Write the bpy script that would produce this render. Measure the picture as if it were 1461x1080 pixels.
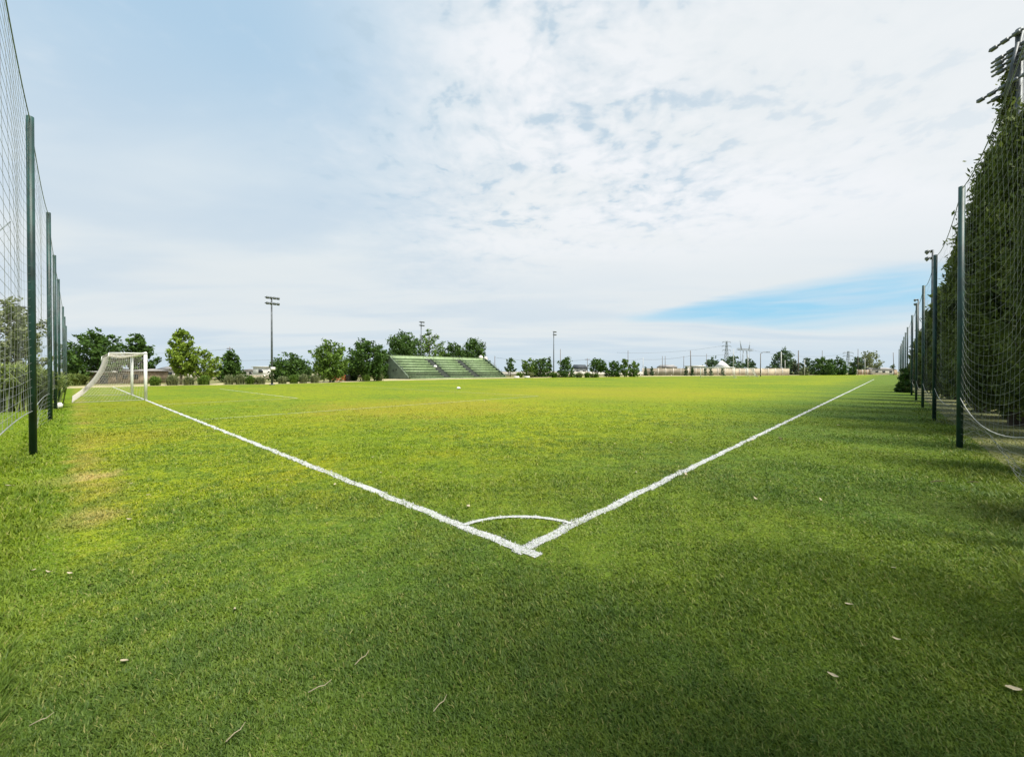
import bpy, math, random
import numpy as np
from mathutils import Vector

for o in list(bpy.data.objects):
    bpy.data.objects.remove(o)
random.seed(7)
RNG = np.random.default_rng(11)
R = math.radians
S = bpy.context.scene
COL = S.collection

# ------------------------------------------------------------------ camera
F = 581.0            # focal length in photo pixels (photo 1461 x 1080)
CAMZ = 1.5
HOR = 530.0          # row of the horizon in the photo
cam_d = bpy.data.cameras.new('camera')
cam = bpy.data.objects.new('camera', cam_d)
COL.objects.link(cam)
PITCH = 0.45
cam.location = (0, 0, CAMZ)
cam.rotation_euler = (R(90 - PITCH), 0, 0)
cam_d.sensor_fit = 'HORIZONTAL'
cam_d.sensor_width = 36
cam_d.lens = 36 * F / 1461
cam_d.shift_y = -((540 - HOR) - F * math.tan(R(PITCH))) / 1461
cam_d.clip_start = 0.05
cam_d.clip_end = 6000
S.camera = cam

# ------------------------------------------------------------------ light
SUN_AZ = math.atan2(0.80, -0.60)     # clockwise from +Y
SUN_EL = R(58.5)
sun_d = bpy.data.lights.new('sun', 'SUN')
sun = bpy.data.objects.new('sun', sun_d)
COL.objects.link(sun)
sun_d.energy = 5.0
sun_d.angle = R(18.0)
sun_d.color = (1.0, 0.95, 0.86)
sd = Vector((math.sin(SUN_AZ) * math.cos(SUN_EL), math.cos(SUN_AZ) * math.cos(SUN_EL), math.sin(SUN_EL)))
sun.rotation_euler = sd.to_track_quat('Z', 'Y').to_euler()
sun.location = (20, -20, 40)

S.view_settings.view_transform = 'Standard'
S.view_settings.look = 'None'
S.view_settings.exposure = 0.42
S.view_settings.gamma = 1
S.cycles.max_bounces = 6
S.cycles.diffuse_bounces = 3
S.cycles.transparent_max_bounces = 8


# ------------------------------------------------------------------ node helper
class NT:
    def __init__(s, tree):
        s.t = tree
        tree.nodes.clear()

    def n(s, typ, **kw):
        nd = s.t.nodes.new(typ)
        ins = kw.pop('ins', {})
        for k, v in kw.items():
            setattr(nd, k, v)
        for k, v in ins.items():
            sk = nd.inputs[k]
            if isinstance(v, bpy.types.NodeSocket):
                s.t.links.new(v, sk)
            else:
                sk.default_value = v
        return nd

    def m(s, op, a, b=0.0, c=None, clamp=False):
        ins = {0: a, 1: b}
        if c is not None:
            ins[2] = c
        return s.n('ShaderNodeMath', operation=op, use_clamp=clamp, ins=ins).outputs[0]

    def v(s, op, a, b=(0, 0, 0)):
        nd = s.n('ShaderNodeVectorMath', operation=op, ins={0: a, 1: b})
        return nd.outputs['Value'] if op in ('DOT_PRODUCT', 'LENGTH', 'DISTANCE') else nd.outputs[0]

    def ss(s, x, a, b, o0=0.0, o1=1.0):
        return s.n('ShaderNodeMapRange', interpolation_type='SMOOTHSTEP',
                   ins={0: x, 1: a, 2: b, 3: o0, 4: o1}).outputs[0]

    def mix(s, f, a, b, blend='MIX'):
        nd = s.n('ShaderNodeMix', data_type='RGBA', blend_type=blend)
        for k, v in ((0, f), (6, a), (7, b)):
            if isinstance(v, bpy.types.NodeSocket):
                s.t.links.new(v, nd.inputs[k])
            else:
                nd.inputs[k].default_value = v if k == 0 else (*v, 1)
        return nd.outputs[2]

    def noise(s, vec, scale, detail=4, rough=0.55, dist=0.0):
        return s.n('ShaderNodeTexNoise', ins={'Vector': vec, 'Scale': scale, 'Detail': detail,
                                             'Roughness': rough, 'Distortion': dist}).outputs[0]

    def link(s, a, b):
        s.t.links.new(a, b)


# ------------------------------------------------------------------ world: sky and cloud
W = bpy.data.worlds.new('World')
S.world = W
W.use_nodes = True
w = NT(W.node_tree)
sky = w.n('ShaderNodeTexSky', sky_type='NISHITA', sun_disc=False, sun_elevation=SUN_EL, sun_rotation=SUN_AZ,
          air_density=1.0, dust_density=0.6, ozone_density=2.5)
bg_sky = w.n('ShaderNodeBackground', ins={'Color': sky.outputs[0], 'Strength': 0.12})
dr = w.n('ShaderNodeTexCoord').outputs['Generated']
sx = w.n('ShaderNodeSeparateXYZ', ins={0: dr})
X, Y, Z = sx.outputs
zc = w.m('MAXIMUM', Z, 0.0)
az = w.m('ARCTAN2', X, Y)
den = w.m('ADD', zc, 0.10)
pl = w.n('ShaderNodeCombineXYZ', ins={0: w.m('DIVIDE', X, den), 1: w.m('DIVIDE', Y, den), 2: 0.0}).outputs[0]
warp = w.n('ShaderNodeTexNoise', ins={'Vector': pl, 'Scale': 1.3, 'Detail': 3.0}).outputs[1]
pw = w.v('ADD', pl, w.v('SCALE', w.v('SUBTRACT', warp, (0.5, 0.5, 0.5))))
w.t.nodes[-1]
big = w.noise(pl, 0.8, 3, 0.5)
cells = w.noise(pw, 9.0, 4, 0.5, 0.15)
cell2 = w.noise(w.v('ADD', pw, (7.3, 2.1, 0)), 21.0, 3, 0.5, 0.2)
wisp = w.noise(w.v('MULTIPLY', w.v('ADD', pl, (3.1, 1.7, 0)), (0.45, 1.2, 1)), 1.1, 4, 0.5, 0.5)
# fields over azimuth / elevation
rightness = w.ss(az, -0.62, 0.45)                       # 0 left .. 1 right
elev = w.m('ARCTAN2', Z, w.m('SQRT', w.m('ADD', w.m('MULTIPLY', X, X), w.m('MULTIPLY', Y, Y))))
mottle = w.m('MULTIPLY', w.m('MULTIPLY', w.ss(elev, 0.22, 0.42), w.ss(az, 0.75, 0.25, 0.3, 1.0)), w.ss(w.m('ADD', az, w.m('MULTIPLY', big, 0.5)), -0.45, 0.15))
cell3 = w.noise(w.v('ADD', pw, (1.3, 9.1, 0)), 3.6, 4, 0.5, 0.2)
texv = w.m('ADD', w.m('ADD', w.m('MULTIPLY', cells, 0.45), w.m('MULTIPLY', cell2, 0.2)), w.m('MULTIPLY', cell3, 0.35))
holes = w.m('MULTIPLY', w.ss(texv, 0.465, 0.385), mottle)   # blue gaps in the mottled deck
shade = w.m('MULTIPLY', w.ss(texv, 0.57, 0.43), mottle)
veil_c = w.mix(w.ss(w.m('ADD', wisp, w.m('MULTIPLY', big, 0.4)), 0.5, 0.9), (0.57, 0.69, 0.80), (0.735, 0.81, 0.855))
veil_c = w.mix(w.m('MULTIPLY', w.ss(elev, 0.30, 0.62), w.ss(az, -0.05, -0.6)), veil_c, (0.43, 0.61, 0.78))
white_c = w.mix(shade, (0.875, 0.90, 0.935), (0.72, 0.79, 0.85))
white_c = w.mix(w.ss(wisp, 0.60, 0.38, 0.0, 0.6), white_c, (0.79, 0.835, 0.855))
wmix = w.m('MULTIPLY', w.ss(w.m('ADD', rightness, w.m('MULTIPLY', w.m('ADD', w.m('MULTIPLY', w.m('SUBTRACT', big, 0.5), 0.8), w.m('MULTIPLY', w.m('SUBTRACT', texv, 0.5), 1.1)), 1.0)), 0.02, 0.80),
           w.ss(elev, 0.08, 0.3))
cl = w.mix(wmix, veil_c, white_c)
# pale bank low over the horizon
band = w.m('MULTIPLY', w.ss(elev, 0.0, 0.10), w.ss(elev, 0.36, 0.15))
cl = w.mix(w.m('MULTIPLY', band, w.ss(wisp, 0.35, 0.65, 0.35, 0.8)), cl, (0.755, 0.805, 0.825))
cl = w.mix(w.ss(elev, 0.085, 0.0), cl, (0.60, 0.715, 0.80))
streak = w.noise(w.v('MULTIPLY', dr, (2.0, 2.0, 22.0)), 2.2, 4, 0.5, 0.4)
# open blue window low on the right, a flat lens shape with feathered streaks
pe = w.m('DIVIDE', w.m('SUBTRACT', az, 0.585), 0.30)
elc = w.m('MULTIPLY_ADD', az, 0.02, 0.122)
qe = w.m('DIVIDE', w.m('SUBTRACT', w.m('ADD', elev, w.m('MULTIPLY', w.m('SUBTRACT', wisp, 0.5), 0.045)), elc), w.ss(az, 0.28, 0.80, 0.020, 0.056))
rr = w.m('ADD', w.m('MULTIPLY', pe, pe), w.m('MULTIPLY', qe, qe))
window = w.ss(rr, 1.50, 0.05)
cl = w.mix(w.m('MULTIPLY', window, w.ss(streak, 0.70, 0.38, 0.45, 0.9)), cl, (0.26, 0.63, 0.87))
cl = w.mix(w.m('MULTIPLY', holes, 0.6), cl, (0.50, 0.66, 0.77))
fac = w.m('SUBTRACT', 1.0, w.m('MULTIPLY', window, 0.15))
fac = w.m('SUBTRACT', fac, w.m('MULTIPLY', holes, 0.12))
bg_cl = w.n('ShaderNodeBackground', ins={'Color': cl, 'Strength': 0.765})
mx = w.n('ShaderNodeMixShader', ins={0: fac, 1: bg_sky.outputs[0], 2: bg_cl.outputs[0]})
w.link(mx.outputs[0], w.n('ShaderNodeOutputWorld').inputs[0])
for nd in W.node_tree.nodes:
    if nd.type == 'VECT_MATH' and nd.operation == 'SCALE':
        nd.inputs['Scale'].default_value = 0.30


# ------------------------------------------------------------------ layout helpers
C0 = np.array([0.08, 3.39])
U = np.array([-0.7325, 0.6808])       # along the goal line, away from the corner
V = np.array([0.6808, 0.7325])        # along the touch line
N = np.array([0.7325, -0.6808])       # outward over the touch line


def st(s, t):
    return C0 + U * s + V * t


def gp(px, py):
    d = F * CAMZ / (py - HOR)
    return ((px - 730.5) / F * d, d)


def at(px, d):
    return ((px - 730.5) / F * d, d)


def hz(py, d):
    return CAMZ + (HOR - py) / F * d


# ------------------------------------------------------------------ materials
MATS = {}


def mat(name, col, rough=0.7, var=0.15, scale=6.0, metal=0.0, col2=None, bump=0.0, trans=0.0, coord='Object'):
    m = bpy.data.materials.new(name)
    m.use_nodes = True
    t = NT(m.node_tree)
    co = t.n('ShaderNodeTexCoord').outputs[coord]
    nz = t.noise(co, scale, 5, 0.6)
    c2 = col2 if col2 else tuple(max(0, c * (1 - var * 1.6)) for c in col)
    c1 = col if col2 else tuple(min(1, c * (1 + var * 0.6)) for c in col)
    cc = t.mix(t.ss(nz, 0.32, 0.68), c2, c1)
    ins = {'Base Color': cc, 'Roughness': rough, 'Metallic': metal}
    if bump:
        ins['Normal'] = t.n('ShaderNodeBump', ins={'Strength': bump, 'Distance': 0.02, 'Height': nz}).outputs[0]
    b = t.n('ShaderNodeBsdfPrincipled', ins=ins)
    out = b.outputs[0]
    if trans:
        tr = t.n('ShaderNodeBsdfTranslucent', ins={'Color': cc})
        out = t.n('ShaderNodeMixShader', ins={0: trans, 1: out, 2: tr.outputs[0]}).outputs[0]
    t.link(out, t.n('ShaderNodeOutputMaterial').inputs[0])
    MATS[name] = m
    return m


def leafmat(name, dark, light, scale=1.1, trans=0.25):
    m = bpy.data.materials.new(name)
    m.use_nodes = True
    t = NT(m.node_tree)
    co = t.n('ShaderNodeTexCoord').outputs['Object']
    nz = t.noise(co, scale, 3, 0.6)
    rnd = t.n('ShaderNodeAttribute', attribute_name='tint').outputs['Fac']
    f = t.m('ADD', t.m('MULTIPLY', rnd, 0.55), t.m('MULTIPLY', t.ss(nz, 0.3, 0.7), 0.45))
    cc = t.mix(f, dark, light)
    b = t.n('ShaderNodeBsdfPrincipled', ins={'Base Color': cc, 'Roughness': 0.6, 'Specular IOR Level': 0.25})
    tr = t.n('ShaderNodeBsdfTranslucent', ins={'Color': cc})
    o = t.n('ShaderNodeMixShader', ins={0: trans, 1: b.outputs[0], 2: tr.outputs[0]}).outputs[0]
    t.link(o, t.n('ShaderNodeOutputMaterial').inputs[0])
    MATS[name] = m
    return m


# turf colour shared by the lawn sheet and its blades
def turf_group():
    g = bpy.data.node_groups.new('turf_colour', 'ShaderNodeTree')
    g.interface.new_socket('Color', in_out='OUTPUT', socket_type='NodeSocketColor')
    t = NT(g)
    pos = t.n('ShaderNodeNewGeometry').outputs['Position']
    flat = t.v('MULTIPLY', pos, (1, 1, 0))
    rel = t.v('SUBTRACT', flat, (C0[0], C0[1], 0))
    tt = t.v('DOT_PRODUCT', rel, (V[0], V[1], 0))
    n1 = t.noise(flat, 0.09, 4, 0.6)
    n2 = t.noise(flat, 0.55, 4, 0.6, 0.4)
    n3 = t.noise(t.v('ADD', flat, (31, 7, 0)), 2.6, 4, 0.65, 0.3)
    base = t.mix(t.ss(n1, 0.36, 0.62), (0.180, 0.280, 0.012), (0.340, 0.378, 0.009))
    base = t.mix(t.ss(n2, 0.40, 0.70, 0.0, 0.65), base, (0.36, 0.345, 0.010))
    base = t.mix(t.ss(n3, 0.56, 0.38, 0.0, 0.65), base, (0.100, 0.180, 0.016))
    n4 = t.noise(t.v('ADD', flat, (3, 17, 0)), 9.0, 4, 0.65, 0.5)
    base = t.mix(t.ss(n4, 0.60, 0.36, 0.0, 0.55), base, (0.080, 0.150, 0.016))
    base = t.mix(t.ss(n4, 0.56, 0.72, 0.0, 0.45), base, (0.30, 0.30, 0.05))
    # straw band left by the mower along the left netting
    be = t.m('ADD', tt, t.m('MULTIPLY', t.m('SUBTRACT', n3, 0.5), 0.9))
    bd = t.m('MULTIPLY', t.ss(be, -2.70, -2.58), t.ss(be, -1.95, -2.45))
    su = t.v('DOT_PRODUCT', rel, (U[0], U[1], 0))
    bd = t.m('MULTIPLY', bd, t.ss(su, 2.6, 5.2))
    base = t.mix(t.m('MULTIPLY', bd, t.ss(n2, 0.40, 0.62, 0.10, 0.8)), base, (0.36, 0.30, 0.06))
    # worn yellowish goalmouth and centre patches; last entry paints in a sunlit streak
    for (x, y, r, c, k) in ((-4.0, 17.5, 6.5, (0.36, 0.30, 0.025), 0.65), (6.0, 30.0, 13.0, (0.36, 0.32, 0.02), 0.6),
                            (-6.1, 5.6, 0.55, (0.47, 0.37, 0.12), 0.9), (-4.35, 4.05, 0.50, (0.42, 0.35, 0.10), 0.75),
                            (-16.5, 19.0, 4.0, (0.25, 0.25, 0.01), 0.6), (-9.0, 9.2, 1.8, (0.28, 0.26, 0.02), 0.55),
                            (-14.0, 14.0, 3.0, (0.26, 0.26, 0.01), 0.5), (4.9, 4.3, 0.9, (0.24, 0.235, 0.03), 0.6)):
        dd = t.v('DISTANCE', flat, (x, y, 0))
        dd = t.m('ADD', dd, t.m('MULTIPLY', t.m('SUBTRACT', n3, 0.5), r * 1.4))
        dd = t.m('ADD', dd, t.m('MULTIPLY', t.m('SUBTRACT', n2, 0.5), r * 1.6))
        base = t.mix(t.ss(dd, r, r * 0.25, 0.0, k), base, c)
    # unmown, greener strip beside the left netting
    edge = t.m('ADD', tt, t.m('MULTIPLY', t.m('SUBTRACT', n3, 0.5), 0.8))
    base = t.mix(t.ss(edge, -2.35, -2.75, 0.0, 0.7), base, (0.125, 0.225, 0.008))
    # deeper green turf along the conifer row, its foreground shade painted into the colour
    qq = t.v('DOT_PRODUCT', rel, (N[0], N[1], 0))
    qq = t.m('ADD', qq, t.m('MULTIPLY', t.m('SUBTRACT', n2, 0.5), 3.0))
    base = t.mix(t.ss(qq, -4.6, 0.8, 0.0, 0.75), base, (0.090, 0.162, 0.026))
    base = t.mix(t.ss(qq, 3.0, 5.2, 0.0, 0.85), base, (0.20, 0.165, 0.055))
    # mowing bands along the goal line
    sn = t.m('SINE', t.m('MULTIPLY', tt, 1.12))
    base = t.mix(t.ss(sn, -0.5, 0.5, 0.0, 0.16), base, (0.28, 0.34, 0.004))
    t.link(base, t.n('NodeGroupOutput').inputs[0])
    return g


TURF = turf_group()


def turf_mat(name, blades):
    m = bpy.data.materials.new(name)
    m.use_nodes = True
    t = NT(m.node_tree)
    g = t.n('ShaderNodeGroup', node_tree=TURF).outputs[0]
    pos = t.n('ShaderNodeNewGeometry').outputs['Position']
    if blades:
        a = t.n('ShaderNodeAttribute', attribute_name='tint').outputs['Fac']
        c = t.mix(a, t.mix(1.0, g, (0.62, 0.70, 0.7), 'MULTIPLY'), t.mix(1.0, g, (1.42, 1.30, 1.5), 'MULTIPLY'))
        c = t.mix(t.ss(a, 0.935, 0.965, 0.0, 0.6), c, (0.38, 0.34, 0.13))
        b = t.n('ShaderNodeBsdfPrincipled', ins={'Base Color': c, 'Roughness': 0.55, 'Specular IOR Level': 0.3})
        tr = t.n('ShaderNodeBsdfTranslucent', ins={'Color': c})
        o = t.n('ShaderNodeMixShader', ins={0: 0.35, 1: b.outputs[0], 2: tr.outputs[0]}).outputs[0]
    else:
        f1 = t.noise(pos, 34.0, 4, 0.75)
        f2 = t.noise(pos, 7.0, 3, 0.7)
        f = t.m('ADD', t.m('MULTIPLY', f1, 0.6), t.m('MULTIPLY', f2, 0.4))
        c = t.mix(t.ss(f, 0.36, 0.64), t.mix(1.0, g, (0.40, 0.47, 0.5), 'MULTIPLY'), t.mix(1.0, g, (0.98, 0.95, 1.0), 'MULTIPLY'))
        bp = t.n('ShaderNodeBump', ins={'Strength': 0.5, 'Distance': 0.03, 'Height': f})
        o = t.n('ShaderNodeBsdfPrincipled', ins={'Base Color': c, 'Roughness': 0.85, 'Specular IOR Level': 0.1,
                                                 'Normal': bp.outputs[0]}).outputs[0]
    t.link(o, t.n('ShaderNodeOutputMaterial').inputs[0])
    MATS[name] = m
    return m


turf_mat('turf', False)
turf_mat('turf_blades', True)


def paint_mat():
    m = bpy.data.materials.new('chalk_paint')
    m.use_nodes = True
    t = NT(m.node_tree)
    pos = t.n('ShaderNodeNewGeometry').outputs['Position']
    f = t.noise(pos, 55.0, 3, 0.7)
    f2 = t.noise(pos, 1.7, 3, 0.6)
    g = t.n('ShaderNodeGroup', node_tree=TURF).outputs[0]
    k = t.ss(t.m('ADD', f, t.m('MULTIPLY', f2, 0.30)), 0.49, 0.61)
    c = t.mix(k, t.mix(0.35, g, (0.3, 0.32, 0.3)), (0.42, 0.43, 0.43))
    t.link(t.n('ShaderNodeBsdfPrincipled', ins={'Base Color': c, 'Roughness': 0.9}).outputs[0],
           t.n('ShaderNodeOutputMaterial').inputs[0])
    MATS['chalk_paint'] = m
    m = bpy.data.materials.new('chalk_blades')
    m.use_nodes = True
    t = NT(m.node_tree)
    a = t.n('ShaderNodeAttribute', attribute_name='tint').outputs['Fac']
    g = t.n('ShaderNodeGroup', node_tree=TURF).outputs[0]
    c = t.mix(t.ss(a, 0.30, 0.55), t.mix(0.4, g, (0.35, 0.36, 0.34)), (0.44, 0.45, 0.46))
    t.link(t.n('ShaderNodeBsdfPrincipled', ins={'Base Color': c, 'Roughness': 0.8}).outputs[0],
           t.n('ShaderNodeOutputMaterial').inputs[0])
    MATS['chalk_blades'] = m


paint_mat()
for src, nm_, f_ in (('chalk_paint', 'chalk_paint_faded', .46), ('chalk_blades', 'chalk_blades_faded', .5)):
    mm_ = MATS[src].copy()
    mm_.name = nm_
    for nd in mm_.node_tree.nodes:
        if nd.type == 'MIX' and nd.inputs[7].default_value[0] > 0.41:
            nd.inputs[7].default_value = (.40, .43, .33, 1)
    MATS[nm_] = mm_
mat('dry_ground', (0.22, 0.20, 0.07), 0.95, col2=(0.11, 0.125, 0.03), scale=0.35, bump=0.3)
mat('verge', (0.15, 0.145, 0.045), 0.95, col2=(0.07, 0.085, 0.02), scale=1.2, bump=0.4)
mat('gravel_strip', (0.46, 0.39, 0.24), 0.95, col2=(0.30, 0.27, 0.12), scale=0.5)
mat('green_tube', (0.012, 0.052, 0.046), 0.5, 0.35, 2.0)
mat('cord', (0.30, 0.32, 0.31), 0.8, 0.2, 3)
mat('cord_dim', (0.26, 0.28, 0.26), 0.8, 0.2, 3)
mat('cord_dark', (0.20, 0.23, 0.23), 0.8, 0.2, 3)
mat('rope_white', (0.40, 0.40, 0.37), 0.8, 0.15, 9)
mat('goal_white', (0.78, 0.78, 0.76), 0.4, 0.06, 4)
mat('goal_cord', (0.54, 0.51, 0.45), 0.8, 0.08, 4)
mat('bark', (0.085, 0.065, 0.05), 0.9, 0.4, 5, bump=0.6)
mat('bark_grey', (0.20, 0.175, 0.14), 0.9, 0.35, 5, bump=0.5)
mat('mast_steel', (0.10, 0.115, 0.125), 0.55, 0.25, 3, metal=0.3)
mat('lamp_case', (0.13, 0.145, 0.15), 0.5, 0.2, 4, metal=0.3)
mat('lamp_glass', (0.62, 0.66, 0.68), 0.15, 0.05, 4)
mat('galvanised', (0.30, 0.34, 0.37), 0.6, 0.15, 3, metal=0.2)
mat('pale_pole', (0.50, 0.50, 0.47), 0.8, 0.15, 2)
mat('wood_pole', (0.16, 0.14, 0.125), 0.9, 0.2, 2)
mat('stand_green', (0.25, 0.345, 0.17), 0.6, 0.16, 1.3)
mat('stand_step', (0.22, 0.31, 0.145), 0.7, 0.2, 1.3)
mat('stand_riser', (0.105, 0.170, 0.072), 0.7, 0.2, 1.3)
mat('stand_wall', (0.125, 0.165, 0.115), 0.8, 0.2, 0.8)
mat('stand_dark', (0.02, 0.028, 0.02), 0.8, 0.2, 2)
mat('plaster', (0.62, 0.58, 0.52), 0.9, 0.12, 0.8)
mat('plaster_white', (0.74, 0.73, 0.70), 0.85, 0.1, 0.8)
mat('brick_tan', (0.36, 0.27, 0.19), 0.9, 0.25, 2.2)
mat('wall_tan', (0.44, 0.38, 0.29), 0.9, 0.2, 0.35)
mat('roof_dark', (0.05, 0.062, 0.075), 0.7, 0.25, 0.8)
mat('roof_grey', (0.30, 0.29, 0.28), 0.7, 0.2, 0.8)
mat('window_dark', (0.03, 0.035, 0.04), 0.15, 0.1, 2)
mat('tank_white', (0.70, 0.66, 0.60), 0.5, 0.12, 1)
mat('orange', (0.50, 0.09, 0.025), 0.6, 0.2, 3)
mat('bin_dark', (0.03, 0.03, 0.032), 0.5, 0.2, 3)
mat('litter', (0.44, 0.38, 0.25), 0.8, 0.2, 20)
mat('litter_dark', (0.10, 0.07, 0.035), 0.8, 0.3, 20)
mat('bag_white', (0.82, 0.81, 0.78), 0.6, 0.08, 9)
mat('wire', (0.10, 0.11, 0.12), 0.6, 0.1, 3)
leafmat('leaf_dark', (0.0187, 0.0486, 0.0112), (0.0935, 0.1774, 0.0262))
leafmat('leaf_mid', (0.0374, 0.0841, 0.0149), (0.1774, 0.2804, 0.0374))
leafmat('leaf_fresh', (0.0654, 0.1271, 0.0149), (0.299, 0.4017, 0.0448))
leafmat('leaf_far', (0.0336, 0.0747, 0.0374), (0.1121, 0.1774, 0.0711))
leafmat('leaf_blue', (0.0523, 0.0785, 0.0486), (0.1495, 0.1869, 0.1028))
leafmat('leaf_conifer', (0.015, 0.032, 0.008), (0.185, 0.230, 0.045), 0.8, 0.3)
leafmat('leaf_reed', (0.1079, 0.151, 0.0431), (0.3306, 0.3737, 0.1222), 1.5)
leafmat('leaf_hedge', (0.0646, 0.1079, 0.0215), (0.2731, 0.3306, 0.0791), 1.2)
leafmat('leaf_olive', (0.0949, 0.1234, 0.0538), (0.2609, 0.2926, 0.1344), 1.5)


# ------------------------------------------------------------------ mesh helpers
def link_mesh(name, verts, faces, mats, parent=None, midx=None, tint=None, smooth=False):
    """verts (n,3); faces = list of index arrays (k,3|4)."""
    me = bpy.data.meshes.new(name)
    verts = np.asarray(verts, dtype=np.float32)
    fl = [np.asarray(f, dtype=np.int32) for f in faces if len(f)]
    loops = np.concatenate([f.ravel() for f in fl])
    sizes = np.concatenate([np.full(len(f), f.shape[1], dtype=np.int32) for f in fl])
    starts = np.concatenate([[0], np.cumsum(sizes)[:-1]]).astype(np.int32)
    me.vertices.add(len(verts))
    me.vertices.foreach_set('co', verts.ravel())
    me.loops.add(len(loops))
    me.loops.foreach_set('vertex_index', loops)
    me.polygons.add(len(sizes))
    me.polygons.foreach_set('loop_start', starts)
    for mm in (mats if isinstance(mats, (list, tuple)) else [mats]):
        me.materials.append(MATS[mm])
    if midx is not None:
        me.polygons.foreach_set('material_index', np.asarray(midx, dtype=np.int32))
    if smooth:
        me.polygons.foreach_set('use_smooth', np.ones(len(sizes), dtype=bool))
    if tint is not None:
        a = me.attributes.new('tint', 'FLOAT', 'POINT')
        a.data.foreach_set('value', np.asarray(tint, dtype=np.float32))
    me.update(calc_edges=True)
    ob = bpy.data.objects.new(name, me)
    COL.objects.link(ob)
    if parent:
        ob.parent = parent
    return ob


def empty(name, loc, rz=0.0):
    e = bpy.data.objects.new(name, None)
    e.empty_display_size = 0.2
    COL.objects.link(e)
    e.location = (loc[0], loc[1], loc[2] if len(loc) > 2 else 0)
    e.rotation_euler = (0, 0, rz)
    return e


def tag(o, label=None, cat=None, group=None, kind=None):
    if label:
        o['label'] = label
    if cat:
        o['category'] = cat
    if group:
        o['group'] = group
    if kind:
        o['kind'] = kind
    return o


class MB:
    """collects simple solids into one mesh"""
    def __init__(s):
        s.v = []
        s.q = []
        s.t = []
        s.n = 0

    def add(s, v, q=(), t=()):
        v = np.asarray(v, dtype=float)
        for f in q:
            s.q.append([i + s.n for i in f])
        for f in t:
            s.t.append([i + s.n for i in f])
        s.v.append(v)
        s.n += len(v)

    def box(s, c, size, rz=0.0, bev=0.0):
        hx, hy, hz_ = [k / 2 for k in size]
        p = np.array([[x, y, z] for z in (-hz_, hz_) for x, y in ((-hx, -hy), (hx, -hy), (hx, hy), (-hx, hy))])
        if rz:
            ca, sa = math.cos(rz), math.sin(rz)
            p = np.stack([p[:, 0] * ca - p[:, 1] * sa, p[:, 0] * sa + p[:, 1] * ca, p[:, 2]], 1)
        s.add(p + np.array(c), [(3, 2, 1, 0), (4, 5, 6, 7), (0, 1, 5, 4), (1, 2, 6, 5), (2, 3, 7, 6), (3, 0, 4, 7)])

    def tube(s, pts, rad, seg=8, cap=True):
        pts = np.asarray(pts, dtype=float)
        if not hasattr(rad, '__len__'):
            rad = [rad] * len(pts)
        k = len(pts)
        vs = []
        for i in range(k):
            t = pts[min(i + 1, k - 1)] - pts[max(i - 1, 0)]
            t = t / (np.linalg.norm(t) + 1e-9)
            ref = np.array([0, 0, 1.0]) if abs(t[2]) < 0.9 else np.array([1.0, 0, 0])
            a = np.cross(t, ref)
            a /= np.linalg.norm(a)
            b = np.cross(t, a)
            for j in range(seg):
                an = 2 * math.pi * j / seg
                vs.append(pts[i] + rad[i] * (math.cos(an) * a + math.sin(an) * b))
        q = []
        for i in range(k - 1):
            for j in range(seg):
                j2 = (j + 1) % seg
                q.append((i * seg + j, i * seg + j2, (i + 1) * seg + j2, (i + 1) * seg + j))
        tr = []
        if cap:
            vs.append(pts[0])
            vs.append(pts[-1])
            for j in range(seg):
                j2 = (j + 1) % seg
                tr.append((k * seg, j2, j))
                tr.append((k * seg + 1, (k - 1) * seg + j, (k - 1) * seg + j2))
        s.add(vs, q, tr)

    def lathe(s, c, prof, seg=14):
        vs = []
        for (r, z) in prof:
            for j in range(seg):
                a = 2 * math.pi * j / seg
                vs.append((c[0] + r * math.cos(a), c[1] + r * math.sin(a), c[2] + z))
        q = []
        for i in range(len(prof) - 1):
            for j in range(seg):
                j2 = (j + 1) % seg
                q.append((i * seg + j, i * seg + j2, (i + 1) * seg + j2, (i + 1) * seg + j))
        s.add(vs, q)

    def build(s, name, m, parent=None, smooth=False):
        fs = []
        if s.q:
            fs.append(s.q)
        if s.t:
            fs.append(s.t)
        return link_mesh(name, np.concatenate(s.v), fs, m, parent, smooth=smooth)


def cords(lines, rad):
    """3-sided tubes for an array of polylines (n,k,3) -> verts, quads"""
    L = np.asarray(lines, dtype=float)
    n, k, _ = L.shape
    T = np.empty_like(L)
    T[:, 1:-1] = L[:, 2:] - L[:, :-2]
    T[:, 0] = L[:, 1] - L[:, 0]
    T[:, -1] = L[:, -1] - L[:, -2]
    T /= np.linalg.norm(T, axis=2, keepdims=True) + 1e-9
    ref = np.where(np.abs(T[..., 2:3]) < 0.8, np.array([0, 0, 1.0]), np.array([0.7, 0.7, 0.0]))
    A = np.cross(T, ref)
    A /= np.linalg.norm(A, axis=2, keepdims=True) + 1e-9
    B = np.cross(T, A)
    ring = []
    for j in range(3):
        an = 2 * math.pi * j / 3
        ring.append(L + rad * (math.cos(an) * A + math.sin(an) * B))
    vs = np.stack(ring, 2)            # n,k,3,3
    idx = np.arange(n * k * 3).reshape(n, k, 3)
    qs = []
    for j in range(3):
        j2 = (j + 1) % 3
        qs.append(np.stack([idx[:, :-1, j], idx[:, :-1, j2], idx[:, 1:, j2], idx[:, 1:, j]], -1).reshape(-1, 4))
    return vs.reshape(-1, 3), np.concatenate(qs)


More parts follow.
